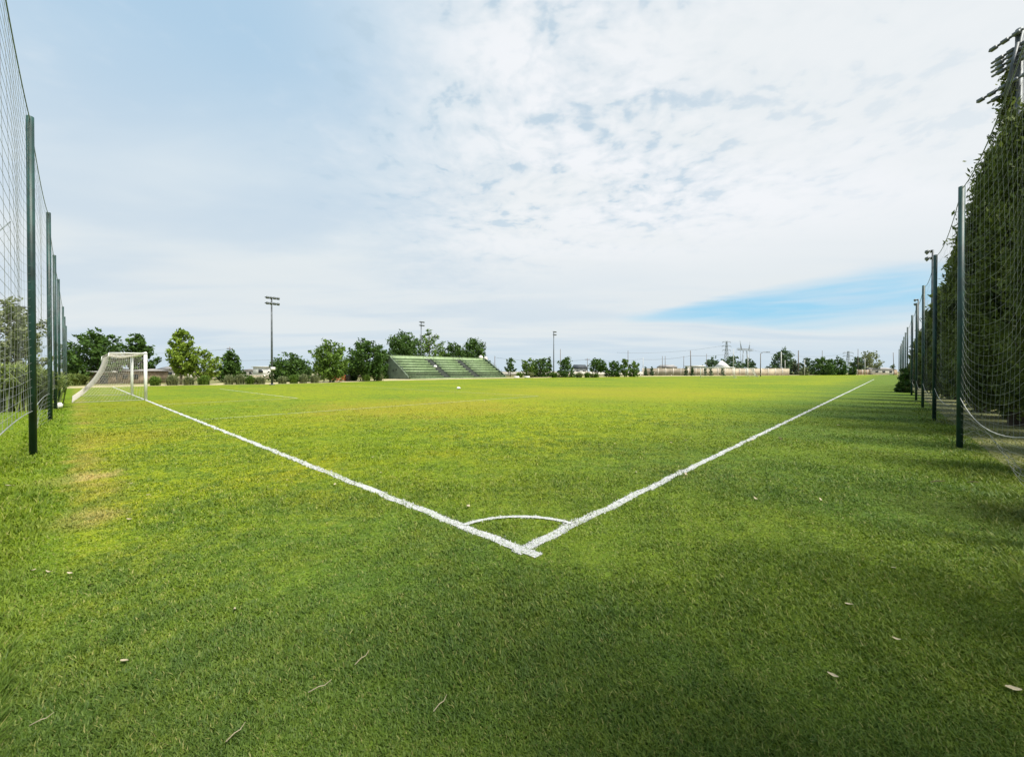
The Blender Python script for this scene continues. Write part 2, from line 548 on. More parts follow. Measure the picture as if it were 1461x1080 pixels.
def net_mesh(name, fn, na, nb, rad, m, parent, ka=14, kb=14):
    """fn(a,b)->points for a,b arrays in 0..1; na cords across, nb cords up"""
    vv, qq, off = [], [], 0
    a = np.linspace(0, 1, na)[:, None] * np.ones((1, kb))
    b = np.ones((na, 1)) * np.linspace(0, 1, kb)[None]
    v, q = cords(fn(a, b), rad)
    vv.append(v)
    qq.append(q)
    off += len(v)
    b = np.linspace(0, 1, nb)[:, None] * np.ones((1, ka))
    a = np.ones((nb, 1)) * np.linspace(0, 1, ka)[None]
    v, q = cords(fn(a, b), rad)
    vv.append(v)
    qq.append(q + off)
    return link_mesh(name, np.concatenate(vv), [np.concatenate(qq)], m, parent)


# ------------------------------------------------------------------ the ground
def sheet(name, pts, z, m, kind='structure'):
    n = len(pts)
    me = bpy.data.meshes.new(name)
    me.from_pydata([(p[0], p[1], z) for p in pts], [], [list(range(n))])
    me.materials.append(MATS[m])
    me.update()
    if me.polygons[0].normal.z < 0:
        me.flip_normals()
    o = bpy.data.objects.new(name, me)
    COL.objects.link(o)
    o['kind'] = kind
    return o


def fence_r(k, o=0.0):      # along the right netting
    return np.array([8.64, 7.85]) + V * k + N * o


sheet('ground', [(-2500, -300), (2500, -300), (2500, 4000), (-2500, 4000)], 0.0, 'dry_ground')
edge_px = [(20, 561), (60, 556), (130, 553), (250, 550.3), (388, 548.4), (480, 546), (555, 543.2), (640, 541.4), (720, 539.9),
           (850, 538.0), (950, 537), (1100, 535.9), (1285, 534.6)]
edge = [gp(*p) for p in edge_px]
lawn = edge + [tuple(fence_r(150, 0.5)), tuple(fence_r(-30, 0.5)), (-6, -18), (-60, 10)]
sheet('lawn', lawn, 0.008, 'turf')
# the pale strip of dry gravel and straw behind the lawn
outer = [gp(px, max(533.6, py - (2.4 if px < 700 else 0.9))) for px, py in edge_px]
sheet('gravel_path', edge + outer[::-1], 0.004, 'gravel_strip')
sheet('verge', [tuple(fence_r(-30, 0.35)), tuple(fence_r(-30, 16)), tuple(fence_r(120, 16)), tuple(fence_r(120, 0.35))], 0.012, 'verge')

# ------------------------------------------------------------------ painted markings
S_PEN, S_GA = 13.3, 21.8
G0, G1 = 26.1, 33.4
segs = {
    'touch_line': [(np.array(st(0.0, -0.08)), np.array(st(0.0, 100)), 0.056)],
    'goal_line': [(np.array(st(-0.18, 0.0)), np.array(st(52, 0)), 0.056)],
    'goal_area_line': [(np.array(st(S_GA, 0.06)), np.array(st(S_GA, 5.9)), 0.035), (np.array(st(S_GA, 5.9)), np.array(st(39.5, 5.9)), 0.045)],
    'penalty_area_line': [(np.array(st(S_PEN, 0.06)), np.array(st(S_PEN, 16.5)), 0.032), (np.array(st(S_PEN, 16.5)), np.array(st(47, 16.5)), 0.03)],
}
ARC_R, ARC_W = 0.765, 0.032


def wob(x):
    return 0.010 * np.sin(x * 5.1) + 0.008 * np.sin(x * 12.7 + 1.3) + 0.006 * np.sin(x * 31 + 0.4)


def in_marking(P):
    """index of the marking a ground point lies in, -1 for none"""
    r = np.full(len(P), -1)
    for i, (nm, sl) in enumerate(segs.items()):
        for (a, b, hw) in sl:
            d = b - a
            L = np.linalg.norm(d)
            d = d / L
            rel = P - a
            al = rel @ d
            ac = rel @ np.array([-d[1], d[0]])
            jit = RNG.normal(0, 0.010, len(P))
            r[(al > 0) & (al < L) & (np.abs(ac + wob(al) + jit) < hw)] = i
    rel = P - C0
    rad = np.hypot(rel[:, 0], rel[:, 1])
    ok = (rel @ U > 0.05) & (rel @ V > 0.05)
    r[ok & (np.abs(rad - ARC_R + wob(np.arctan2(rel[:, 1], rel[:, 0])) + RNG.normal(0, 0.008, len(P))) < ARC_W)] = len(segs)
    return r


def strip(a, b, hw, z):
    L = np.linalg.norm(b - a)
    n = max(8, int(min(L, 30) * 6))
    al = np.concatenate([np.linspace(0, min(L, 30), n), np.linspace(30, L, 24)[1:] if L > 30 else []])
    d = (b - a) / L
    nn = np.array([-d[1], d[0]])
    c = a + d * al[:, None] - nn * wob(al)[:, None]
    e1 = hw * (0.9 + 0.12 * np.sin(al * 9.0) * np.sin(al * 23.1))
    e2 = hw * (0.9 + 0.12 * np.sin(al * 7.0 + 2) * np.sin(al * 19.3))
    v = np.concatenate([np.c_[c + nn * e1[:, None], np.full(len(al), z)], np.c_[c - nn * e2[:, None], np.full(len(al), z)]])
    k = len(al)
    q = np.array([(i, k + i, k + i + 1, i + 1) for i in range(k - 1)])
    return v, q


# ------------------------------------------------------------------ grass blades
NB = 850000
dmin, dmax, ex = 1.35, 30.0, 1.35
u = RNG.random(NB)
d = (dmin ** (1 - ex) + u * (dmax ** (1 - ex) - dmin ** (1 - ex))) ** (1 / (1 - ex))
px = RNG.uniform(-190, 1650, NB)
P = np.stack([(px - 730.5) / F * d, d], 1)
q_ = (P - np.array([8.64, 7.85])) @ N
fade = np.clip((d - 8.0) / 15.0, 0, 1)
keep = (RNG.random(NB) > fade) & (RNG.random(NB) > np.clip((q_ - 0.1) / 3.2, 0, 1) ** 0.7)
P, d = P[keep], d[keep]
mark = in_marking(P)
tq = (P - C0) @ V


rp_, lp_ = np.array([8.64, 7.85]), np.array([-8.48, 7.2])


def blades(P, d, seed, hk=1.0):
    r = np.random.default_rng(seed)
    n = len(P)
    wdt = (0.0011 + 0.00095 * d) * r.uniform(0.7, 1.3, n)
    hgt = (0.016 + 0.0008 * d) * (1 - 0.6 * np.clip((d - 6) / 16, 0, 1)) * r.uniform(0.55, 1.4, n)
    # clumps: patches of taller or finer growth, and rank grass at the foot of the netting
    cn = np.zeros(n)
    for k in range(9):
        th, fr = r.uniform(0, 6.28), 2.2 * 1.45 ** k
        cn += np.sin((P[:, 0] * np.cos(th) + P[:, 1] * np.sin(th)) * fr + r.uniform(0, 6.28)) / (1 + .25 * k)
    cn /= 2.6
    hgt = hgt * hk * np.clip(0.95 + 0.42 * cn, 0.5, 1.7)
    foot = (np.abs((P - rp_) @ N) < .32) | (np.abs((P - lp_) @ V) < .28)
    hgt = np.where(foot, hgt * r.uniform(1.0, 3.0, n), hgt)
    lean = hgt * r.uniform(0.2, 1.5, n)
    an = r.uniform(0, 2 * np.pi, n)
    an = np.where(r.random(n) < 0.35, r.normal(2.5, 0.7, n), an)
    dx, dy = np.cos(an), np.sin(an)
    ca = an + np.pi / 2 + r.normal(0, 0.5, n)
    wx, wy = np.cos(ca) * wdt, np.sin(ca) * wdt
    x, y = P[:, 0], P[:, 1]
    z0 = np.full(n, 0.006)
    v = np.empty((n, 5, 3))
    v[:, 0] = np.stack([x - wx, y - wy, z0], 1)
    v[:, 1] = np.stack([x + wx, y + wy, z0], 1)
    mx_, my_ = x + dx * lean * .35, y + dy * lean * .35
    zm = z0 + hgt * .62
    v[:, 2] = np.stack([mx_ + wx * .8, my_ + wy * .8, zm], 1)
    v[:, 3] = np.stack([mx_ - wx * .8, my_ - wy * .8, zm], 1)
    v[:, 4] = np.stack([x + dx * lean, y + dy * lean, z0 + hgt], 1)
    i = np.arange(n) * 5
    quads = np.stack([i, i + 1, i + 2, i + 3], 1)
    tris = np.stack([i + 3, i + 2, i + 4], 1)
    tn = r.random(n)
    tn = np.where(tn < .93, np.clip(tn - 0.22 * cn, 0, .93), tn)
    tint = np.repeat(tn, 5)
    return v.reshape(-1, 3), quads, tris, tint


g = mark < 0
v, q, t, ti = blades(P[g], d[g], 3)
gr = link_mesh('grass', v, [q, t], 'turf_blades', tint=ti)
tag(gr, 'short mown green grass blades with a few straw coloured ones covering the pitch', 'grass', kind='stuff')

mark_z = 0.014
names = list(segs.keys()) + ['corner_arc']
for i, nm in enumerate(names):
    vs, qs, off = [], [], 0
    if i < len(segs):
        for (a, b, hw) in segs[nm]:
            v, q = strip(a, b, hw, mark_z + 0.0012 * i)
            vs.append(v)
            qs.append(q + off)
            off += len(v)
    else:
        an = np.linspace(0.03, math.pi / 2 - 0.03, 40)
        c = np.outer(np.cos(an), V) + np.outer(np.sin(an), U)
        z = mark_z + 0.006
        hw = ARC_W * (0.85 + 0.15 * np.sin(an * 40))
        v = np.concatenate([np.c_[C0 + c * (ARC_R + hw)[:, None], np.full(40, z)], np.c_[C0 + c * (ARC_R - hw)[:, None], np.full(40, z)]])
        vs.append(v)
        qs.append(np.array([(k, 40 + k, 41 + k, k + 1) for k in range(39)]))
        off += len(v)
    nq = sum(len(k) for k in qs)
    tints = [np.zeros(off)]
    sel = mark == i
    ts = []
    if sel.any():
        v, q, t, ti = blades(P[sel], d[sel], 50 + i, 0.7)
        v[:, 2] += 0.004
        vs.append(v)
        qs.append(q + off)
        ts = t + off
        tints.append(ti)
    nqt = sum(len(k) for k in qs)
    mi = np.r_[np.zeros(nq), np.ones(nqt - nq + len(ts))]
    o = link_mesh(nm, np.concatenate(vs), [np.concatenate(qs), ts], ['chalk_paint', 'chalk_blades'] if nm not in ('goal_area_line', 'penalty_area_line') else ['chalk_paint_faded', 'chalk_blades_faded'], midx=mi, tint=np.concatenate(tints))
    o['kind'] = 'structure'


# ------------------------------------------------------------------ netting along both sides
def fence(name, base, top_h, posts, cell, bottom, label, cat, rope_m, cell_h, prad, first_sag, cut=None, bot_m='rope_white'):
    """posts: distances along V or U from base; every span gets its net"""
    org, dirv, out = base
    root = empty(name, (*(org + dirv * posts[1]), 0))
    tag(root, label, cat)
    o2 = np.array([*(org + dirv * posts[1]), 0.0])

    def W3(a, z, off=0.0):
        p = org + dirv * a + out * off
        return np.array([p[0], p[1], z]) - o2
    for i, a in enumerate(posts):
        h = top_h[i]
        m = MB()
        tilt = random.uniform(-0.03, 0.03)
        m.tube([W3(a, 0.0), W3(a + tilt, h)], prad, 10)
        m.build('post', 'green_tube', root, smooth=False)
    for i in range(len(posts) - 1):
        a0, a1 = posts[i], posts[i + 1]
        h0, h1 = top_h[i] - 0.05, top_h[i + 1] - 0.05
        b0, b1 = bottom
        span = a1 - a0
        far = i > 5
        dist = np.hypot(*(org + dirv * (a0 + a1) / 2))
        cordr = (0.0020 if dist < 14 else 0.0018) * (0.62 if cut < 0 else 0.85)
        lod = 1.0 if dist < 14 else 1.4 if dist < 25 else 2.0
        ph = random.uniform(0, 6)

        def fn(a, b, a0=a0, span=span, h0=h0, h1=h1, ph=ph):
            sag = 4 * a * (1 - a)
            top = h0 + (h1 - h0) * a - first_sag * sag
            bot = b0 + (b1 * sag)
            z = bot + (top - bot) * b
            z = z - 0.32 * sag * np.sin(np.pi * b) * (1 - b * 0.5)
            off = 0.04 * np.sin(a * 9 + ph) * np.sin(np.pi * b)
            al = a0 + span * (a + 0.012 * np.sin(b * 7 + ph) * sag)
            p = org[None, None] + dirv[None, None] * al[..., None] + out[None, None] * off[..., None]
            return np.concatenate([p - o2[:2], z[..., None]], -1)
        na = int(span / cell / lod)
        nb = int(h0 / cell_h / lod)
        net_mesh('net_panel', fn, max(na, 4), max(nb, 4), cordr, rope_m, root, 16, 18)
        m = MB()
        aa = np.linspace(0, 1, 14)
        m.tube(fn(aa[None], np.ones((1, 14)))[0], 0.007 + 0.002 * (i > 2), 5)
        m.build('top_rope', 'cord_dark', root)
        m = MB()
        m.tube(fn(aa[None], np.full((1, 14), 0.0))[0], 0.006, 5)
        m.build('bottom_rope', bot_m, root)
        if cut and not (cut > 0 and i == 0):      # a loose skirt of net from the bottom rope to the grass
            def fs(a, b, a0=a0, span=span, fn=fn, ph=ph):
                p = fn(a, np.zeros_like(a))
                zb = p[..., 2:]
                q = p.copy()
                q[..., 2:] = zb * b[..., None] + 0.02 * (1 - b[..., None]) + 0.03 * (1 - b[..., None]) * np.abs(np.sin(a * 21 + ph))[..., None]
                o = cut * (1 - b) * 4 * a * (1 - a) * (0.8 + 0.35 * np.sin(a * 8 + ph)) * 0.8
                q[..., :2] += out[None, None] * o[..., None]
                return q
            net_mesh('net_skirt', fs, max(int(na * 0.45), 4), 8, cordr * 1.6, rope_m, root, 22, 6)
    return root


lp = np.array([-8.48, 7.2])
left_d = [-7.7, 0.0, 7.75, 13.2, 19.3, 32.0, 39.8, 50.0]
lb = (lp, U, -V)
lh = [6.0, 5.97, 6.35, 6.1, 6.1, 6.1, 6.1, 6.1]
fl = fence('ball_stop_fence', lb, lh, left_d, 0.42, (0.80, 0.08),
           'tall netting on dark green posts behind the white goal along the left side', 'fence', 'cord', 0.16, 0.050, 0.25, cut=0.2, bot_m='cord')
rp = np.array([8.64, 7.85])
right_k = [-6.2, 0.0, 6.25, 12.3, 18.2, 24.4, 33.9, 40.0, 46.3, 52.7, 60.0, 66.4, 78]
fr = fence('ball_stop_fence', (rp, V, -N), [5.05] * len(right_k), right_k, 0.27, (1.0, -0.30),
           'tall netting on dark green posts in front of the conifer row on the right', 'fence', 'cord_dim', 0.18, 0.047, 0.28, cut=-0.75)

# slack diagonal net edge hanging behind the nearest left post
nr = empty('loose_net', (*(lp + V * -0.35), 0))
tag(nr, 'slack triangular net hanging in a steep fold behind the nearest left post', 'net')


def fold(a, b):
    al = -5.5 + 5.6 * a
    top = 0.9 + (4.1 - 0.9) * a ** 1.3
    z = 0.5 + (top - 0.5) * b
    off = 0.12 * np.sin(a * 17)
    p = U[None, None] * al[..., None] - V[None, None] * off[..., None]
    return np.concatenate([p, z[..., None]], -1)


net_mesh('net_panel', fold, 46, 26, 0.0014, 'cord', nr, 16, 12)
m = MB()
aa = np.linspace(0, 1, 16)[None]
m.tube(fold(aa, np.ones_like(aa))[0], 0.009, 5)
m.build('edge_rope', 'cord_dark', nr)


# ------------------------------------------------------------------ goals
def goal(name, p_near, p_far, back, label, depth_top=1.35, depth_bot=2.6, h=2.44, cell=0.10, cr=0.0036, net=True, kb=18, cat='goal'):
    pn, pf = np.array(p_near), np.array(p_far)
    back = np.array(back)
    root = empty(name, (*pn, 0))
    tag(root, label, cat)
    ax = pf - pn
    r = 0.07

    def L(p, z):
        return np.array([p[0] - pn[0], p[1] - pn[1], z])
    for p in (pn, pf):
        m = MB()
        m.tube([L(p, 0), L(p, h - r * 0.2)], r, 14)
        m.build('goal_post', 'goal_white', root, smooth=True)
    m = MB()
    e = ax / np.linalg.norm(ax) * r
    m.tube([L(pn - e, h), L(pf + e, h)], r, 14)
    m.build('crossbar', 'goal_white', root, smooth=True)
    for p in (pn, pf):
        m = MB()
        m.tube([L(p, h), L(p + back * depth_top, h - 0.02)], 0.025, 8)
        m.tube([L(p + back * depth_top, h - 0.02), L(p + back * (depth_top + .04), h - 0.30)], 0.02, 6)
        m.build('net_stay', 'goal_white', root, smooth=True)
    if not net:
        return root
    m = MB()
    pts = [L(pn, 0.03), L(pn + back * depth_bot, 0.03), L(pf + back * depth_bot, 0.03), L(pf, 0.03)]
    for i in range(3):
        m.tube([pts[i], pts[i + 1]], 0.011, 6)
    m.build('ground_bar', 'cord', root)

    def prof(b):          # path of the net from crossbar over the stay to the ground
        b = np.asarray(b)
        k1 = 0.30
        f1 = np.clip(b / k1, 0, 1)
        f2 = np.clip((b - k1) / (1 - k1), 0, 1)
        off = depth_top * f1 + (depth_bot - depth_top) * (f2 ** 2.1)
        z = h - 0.05 * np.sin(np.pi * f1) - (h - 0.04) * f2
        return off, z

    def net_fn(a, b):
        off, z = prof(b)
        sag = 4 * a * (1 - a)
        z = np.maximum(z - 0.12 * sag * np.sin(np.pi * np.clip(b / 0.3, 0, 1)) , 0.02)
        off = off + 0.10 * sag * np.sin(np.pi * np.clip((b - .3) / .7, 0, 1))
        p = ax[None, None] * a[..., None] + back[None, None] * off[..., None]
        return np.concatenate([p, z[..., None]], -1)
    net_mesh('back_net', net_fn, int(np.linalg.norm(ax) / cell), int(4.2 / cell), cr * .8, 'goal_cord', root, 18, 30)

    for p in (pn, pf):
        # side curtain between the post and the sloping back
        def side(a, b, p=p):
            bb = 0.30 + 0.70 * (1 - b)
            off, z = prof(bb)
            top = off * a
            q = (p - pn)[None, None] + back[None, None] * top[..., None]
            return np.concatenate([q, (z * np.ones_like(a))[..., None]], -1)
        net_mesh('side_net', side, int(2.0 / cell), int(2.44 / cell), cr * .8, 'goal_cord', root, 8, 18)
    return root


goal('football_goal', st(G0, -0.0), st(G1, 0.0), -V, 'white football goal with a sloping cream net by the left netting')
goal('football_goal', st(23.9, 100), st(31.2, 100), V, 'small far white football goal across the pitch before the tan wall',
     cell=0.3, cr=0.012)
g2 = at(1067, 112)
goal('football_goal', g2, (g2[0] + 4.6, g2[1] + 9), (0.9, -0.43), 'distant white goal seen side on beside the far goal',
     cell=0.3, cr=0.012)


# ------------------------------------------------------------------ floodlight masts
def mast(p, h, az_, label, bars=2, wid=2.4, n=5, rad=0.12, box=False, group='floodlight masts round the pitch', drop=1.0, mm='mast_steel', tilt=0.6, lamp=0.34):
    root = empty('floodlight_mast', (*p, 0), az_)
    tag(root, label, 'floodlight', group)
    m = MB()
    m.tube([(0, 0, 0), (0, 0, h * 0.5), (0, 0, h)], [rad, rad * 0.82, rad * 0.6], 12)
    m.build('pole', mm, root, smooth=True)
    m = MB()
    m.box((0, 0, 0.05), (rad * 4, rad * 4, 0.1))
    m.build('base_plate', mm, root)
    for b in range(bars):
        z = h - 0.12 - b * drop
        m = MB()
        m.box((0, -rad * 0.9, z), (wid, 0.09, 0.09))
        cb = m.build('crossbar', mm, root)
        for k in range(n):
            x = -wid / 2 + wid * (k + 0.5) / n
            m = MB()
            c, s_ = math.cos(tilt), math.sin(tilt)
            hw, hh, hd = lamp * 0.5, lamp * 0.42, 0.13
            y0 = -rad - 0.2
            # a tapered case, open end tipped towards the pitch
            vs = []
            for (dx, dz, dd) in [(-hw, -hh, hd), (hw, -hh, hd), (hw, hh, hd), (-hw, hh, hd), (-hw * .55, -hh * .5, -hd), (hw * .55, -hh * .5, -hd), (hw * .55, hh * .5, -hd), (-hw * .55, hh * .5, -hd)]:
                yy = -dd * c + dz * s_ * -1
                zz = -dd * s_ + dz * c
                vs.append((x + dx, y0 + yy, z + zz))
            m.add(vs, [(3, 2, 1, 0), (4, 5, 6, 7), (0, 1, 5, 4), (1, 2, 6, 5), (2, 3, 7, 6), (3, 0, 4, 7)])
            fl_ = m.build('floodlight', 'lamp_case', cb)
    if box:
        m = MB()
        m.box((0.03, -rad - 0.11, h * 0.185), (0.42, 0.2, 0.36))
        m.build('sign_box', 'plaster_white', root)
    return root


az_far = math.atan2(N[1], N[0]) + math.pi / 2           # heads facing the pitch
mast(at(388, 45), hz(424, 45), az_far, 'dark floodlight mast with a white box, between round green trees', box=True, wid=1.4, n=4, drop=0.62, lamp=.3)
mast(at(601, 92), hz(459, 92), az_far, 'floodlight mast rising out of the trees behind the green stand', wid=1.3, n=3, drop=0.75, lamp=.36, rad=.13)
mast(at(790, 107), hz(473, 107), az_far, 'floodlight mast standing among shrubs right of the green stand', wid=1.3, n=3, drop=0.75, lamp=.36, rad=.15)
mast(at(1329.5, 36), hz(357, 36), az_far + math.pi, 'floodlight mast beyond the second right netting post', wid=.9, n=2, drop=0.6, lamp=.34)
mast(at(1309.5, 60), hz(427, 60), az_far + math.pi, 'farther floodlight mast half hidden among right netting posts', wid=1.2, n=3, drop=0.6, lamp=.34)
mast(at(25, 48), hz(437, 48), 0.3, 'distant floodlight mast showing above the tree behind left netting', wid=2.2, n=4, bars=1)


# the near mast on the right: rails of lamps seen from below
nm_p = at(1450, 12.7)
nm = empty('floodlight_mast', (*nm_p, 0))
tag(nm, 'near floodlight mast with racks of long lamp rails above the conifers', 'floodlight', 'floodlight masts round the pitch')
m = MB()
m.tube([(0, 0, 0), (0, 0, 6), (0, 0, 12.1)], [0.14, 0.12, 0.09], 12)
m.build('pole', 'mast_steel', nm, smooth=True)
for i, (z, ln, ox, oy) in enumerate(((11.95, 0.9, -.12, .25), (11.6, 1.3, .02, .1), (11.42, 1.3, -.05, .05), (11.24, 1.3, -.1, .0), (11.06, 1.3, -.14, -.05), (10.5, 1.4, -.18, .2), (10.3, 0.7, -.1, .4))):
    m = MB()
    m.box((ox, oy, z), (0.06, ln, 0.05))
    for yy in np.arange(-ln / 2 + .12, ln / 2, .3):
        m.box((ox - .07, oy + yy, z - .045), (.10, .17, .10))
        m.tube([(ox, oy + yy, z), (ox + .16, oy + yy * .6, z + .17)], .012, 5)
    cb = m.build('lamp_rail', 'lamp_case', nm)
for (z0, z1, x) in ((10.1, 12.0, -.16), (10.1, 11.6, -.3)):
    m = MB()
    m.tube([(x, 0.1, z0), (x + .12, -.1, z1)], 0.05, 6)
    m.build('bracket', 'mast_steel', nm)

# ------------------------------------------------------------------ trees
def rand_dirs(r, n):
    v = r.normal(size=(n, 3))
    return v / np.linalg.norm(v, axis=1, keepdims=True)


def leaf_quads(C, size, r, stretch=1.5, droop=None, jit=0.45):
    n = len(C)
    a = rand_dirs(r, n)
    if droop is not None:
        a = a * 0.6 + droop
        a /= np.linalg.norm(a, axis=1, keepdims=True)
    b = np.cross(a, rand_dirs(r, n))
    b /= np.linalg.norm(b, axis=1, keepdims=True) + 1e-9
    s = size * r.uniform(1 - jit, 1 + jit, n)[:, None]
    A, B = a * s * stretch * 0.5, b * s * 0.5
    v = np.stack([C - A, C + B * .8 - A * .1, C + A, C - B * .8 - A * .1], 1).reshape(-1, 3)
    q = np.arange(n * 4).reshape(n, 4)
    return v, q


def profile(style, f):
    """relative crown radius at relative crown height f (0 bottom .. 1 top)"""
    if style == 'round':
        return np.sqrt(np.clip(1 - ((f - 0.42) / 0.60) ** 2, 0.02, 1))
    if style == 'cone':
        return np.clip(1.05 - f, 0.04, 1) ** 0.8
    if style == 'poplar':
        return np.clip(np.sin(np.pi * np.clip(f * 0.86 + 0.14, 0, 1)), 0.06, 1) ** 0.8
    if style == 'column':
        return np.clip(1 - np.clip(f, 0, 1) ** 3.2, 0.05, 1) * (0.75 + 0.25 * np.clip(f * 5, 0, 1))
    if style == 'spire':
        return np.clip(1 - np.clip(f, 0, 1) ** 1.9, 0.04, 1) * (0.7 + 0.3 * np.clip(f * 5, 0, 1))
    if style == 'dome':
        return np.sqrt(np.clip(1 - f ** 2.0, 0.03, 1))
    return np.ones_like(f)


def tree(name, p, h, wid, style, m, label, cat='tree', group=None, bottom=0.22, leaf=0.2, n=2600, seed=1, lean=(0, 0), limbs=22,
         spread=0.16, up=0.55, trunk_r=None, bark='bark', hollow=0.25, stretch=1.6, spike=1.0, trunk_n=1, droop=None):
    r = np.random.default_rng(seed)
    root = empty(name, (*p, 0))
    tag(root, label, cat, group)
    tr = trunk_r or max(0.05, h * 0.018)
    zb = h * bottom
    R0 = wid / 2
    tb = MB()
    lx, ly = lean
    tops = []
    for k in range(trunk_n):
        ang = r.uniform(0, 6.28)
        o = 0.0 if trunk_n == 1 else tr * 2.2
        ox, oy = o * math.cos(ang), o * math.sin(ang)
        pts = [(ox, oy, -0.05), (ox + lx * .1, oy + ly * .1, h * .25), (ox * .6 + lx * .4, oy * .6 + ly * .4, h * .55), (lx * .85, ly * .85, h * .9)]
        tb.tube(pts, [tr * 1.25, tr, tr * .65, tr * .15], 9)
    cs = []
    for i in range(limbs):
        f = (i + r.uniform(0, 1)) / limbs
        f = 0.02 + 0.98 * f
        rad = R0 * float(profile(style, np.array(f))) * r.uniform(0.62, 1.12)
        if f > 0.93:
            rad *= 0.4
        a = i * 2.399 + r.uniform(-.4, .4)
        z1 = zb + (h - zb) * min(1.0, f + 0.0) * (1.0 if f < .9 else r.uniform(0.95, 1.03))
        z0 = max(h * bottom * 0.6, z1 - rad * up - (h - zb) * 0.06)
        bx, by = lx * (z0 / h), ly * (z0 / h)
        tx, ty = lx * (z1 / h) ** 1.3 + rad * math.cos(a), ly * (z1 / h) ** 1.3 + rad * math.sin(a)
        mid = np.array([(bx + tx) / 2 + r.normal(0, .05 * rad), (by + ty) / 2 + r.normal(0, .05 * rad), z0 + (z1 - z0) * 0.38])
        P0, P2 = np.array([bx, by, z0]), np.array([tx, ty, z1])
        s = np.linspace(0, 1, 5)[:, None]
        curve = (1 - s) ** 2 * P0 + 2 * s * (1 - s) * mid + s ** 2 * P2
        tb.tube(curve, np.linspace(tr * .42, tr * .06, 5), 5)
        k = int(n / limbs * (0.5 + rad / R0))
        ss = r.uniform(hollow, 1.0, k) ** 0.8
        ss = ss[:, None]
        cpt = (1 - ss) ** 2 * P0 + 2 * ss * (1 - ss) * mid + ss ** 2 * P2
        sp = spread * wid * (1.15 - 0.75 * ss * spike)
        # leaves bunch in twigs round the limb
        tw = r.normal(size=(max(4, k // 16), 3)) * 0.8
        off = tw[r.integers(0, len(tw), k)] + r.normal(size=(k, 3)) * 0.38
        off[:, 2] *= 0.8
        cpt = cpt + off * sp
        cpt[:, 2] = np.maximum(cpt[:, 2], 0.06)
        cs.append(cpt)
    tb.build('trunk', bark, root, smooth=True)
    Cc = np.concatenate(cs)
    v, q = leaf_quads(Cc, leaf, r, stretch, droop)
    v[:, 2] = np.maximum(v[:, 2], 0.01)
    link_mesh('crown', v, [q], m, root, tint=np.repeat(r.random(len(Cc)), 4))
    return root


def ptree(px, d_, top, wpx, style, m, label, **kw):
    h = hz(top, d_)
    tree(kw.pop('name', 'broadleaf_tree'), at(px, d_), h, wpx / F * d_, style, m, label, seed=int(px * 7 + d_), **kw)


GT = 'trees beyond the far side of the pitch'
ptree(140, 50, 473, 76, 'round', 'leaf_dark', 'wide dark windblown tree rising behind the left end of the goal net', n=5200, limbs=34, leaf=.24, lean=(-.3, 0), spread=.10, bottom=.2, group=GT)
ptree(205, 52, 477, 40, 'poplar', 'leaf_dark', 'dark tree bent over to the left just behind the goal post', n=3000, limbs=24, leaf=.24, lean=(-1.0, 0), spread=.12, group=GT)
ptree(258, 46, 469, 36, 'poplar', 'leaf_fresh', 'tall narrow pale green tree right of the goal', n=3400, limbs=30, leaf=.20, lean=(.1, 0), spread=.13, bottom=.2, bark='bark_grey', group=GT)
ptree(291, 47, 499, 40, 'round', 'leaf_fresh', 'short airy pale green tree beside the tall narrow one', n=1900, limbs=20, leaf=.18, spread=.13, bottom=.25, bark='bark_grey', group=GT)
ptree(329, 58, 502, 40, 'cone', 'leaf_dark', 'dark cone shaped tree left of the floodlight mast with white box', n=2800, limbs=28, leaf=.24, bottom=.1, group=GT)
ptree(416, 60, 508, 60, 'round', 'leaf_dark', 'broad low dark tree just right of the floodlight mast with white box', n=4200, limbs=30, leaf=.25, bottom=.12, group=GT)
ptree(471, 56, 490, 50, 'round', 'leaf_mid', 'rounded mid green tree with light top and slim trunk', n=4200, limbs=34, leaf=.22, bottom=.18, group=GT)
ptree(500, 66, 512, 30, 'round', 'leaf_dark', 'low dark tree tucked between two taller trees left of stand', n=1800, limbs=18, leaf=.24, bottom=.12, group=GT)
ptree(523, 64, 484, 62, 'round', 'leaf_dark', 'big spiky dark tree left of the green stand', n=5200, limbs=36, leaf=.25, spread=.10, bottom=.16, group=GT)
ptree(547, 84, 500, 34, 'round', 'leaf_dark', 'dark tree touching the left end wall of the stand', n=2200, limbs=22, leaf=.28, bottom=.05, group=GT)
ptree(577, 100, 477, 58, 'round', 'leaf_dark', 'wide dark tree behind the left end of the stand', n=8000, limbs=34, leaf=.34, bottom=.12, group=GT)
ptree(613, 106, 473, 46, 'round', 'leaf_mid', 'airy tree with sky gaps behind the middle of the stand', n=2200, limbs=24, leaf=.34, spread=.10, bottom=.2, group=GT)
ptree(646, 112, 490, 42, 'round', 'leaf_dark', 'lower rounded tree behind the middle of the stand', n=5200, limbs=24, leaf=.34, bottom=.1, group=GT)
ptree(676, 116, 484, 42, 'round', 'leaf_dark', 'dense black green tree behind the right end of the stand', n=6000, limbs=26, leaf=.34, bottom=.1, group=GT)
ptree(728, 116, 512, 17, 'cone', 'leaf_dark', 'small dark tree on a bare stem just right of the stand', n=900, limbs=18, leaf=.3, bottom=.35, group=GT)
ptree(755, 106, 511, 26, 'round', 'leaf_mid', 'mid green bushy tree left of the slim floodlight mast', n=1500, limbs=20, leaf=.3, bottom=.06, group=GT)
ptree(771, 106, 510, 24, 'round', 'leaf_dark', 'dark bushy tree close to the slim floodlight mast', n=1500, limbs=20, leaf=.3, bottom=.04, group=GT)
ptree(784, 108, 510, 14, 'cone', 'leaf_dark', 'narrow pointed tree at the foot of the slim floodlight mast', n=900, limbs=16, leaf=.3, bottom=.05, group=GT)
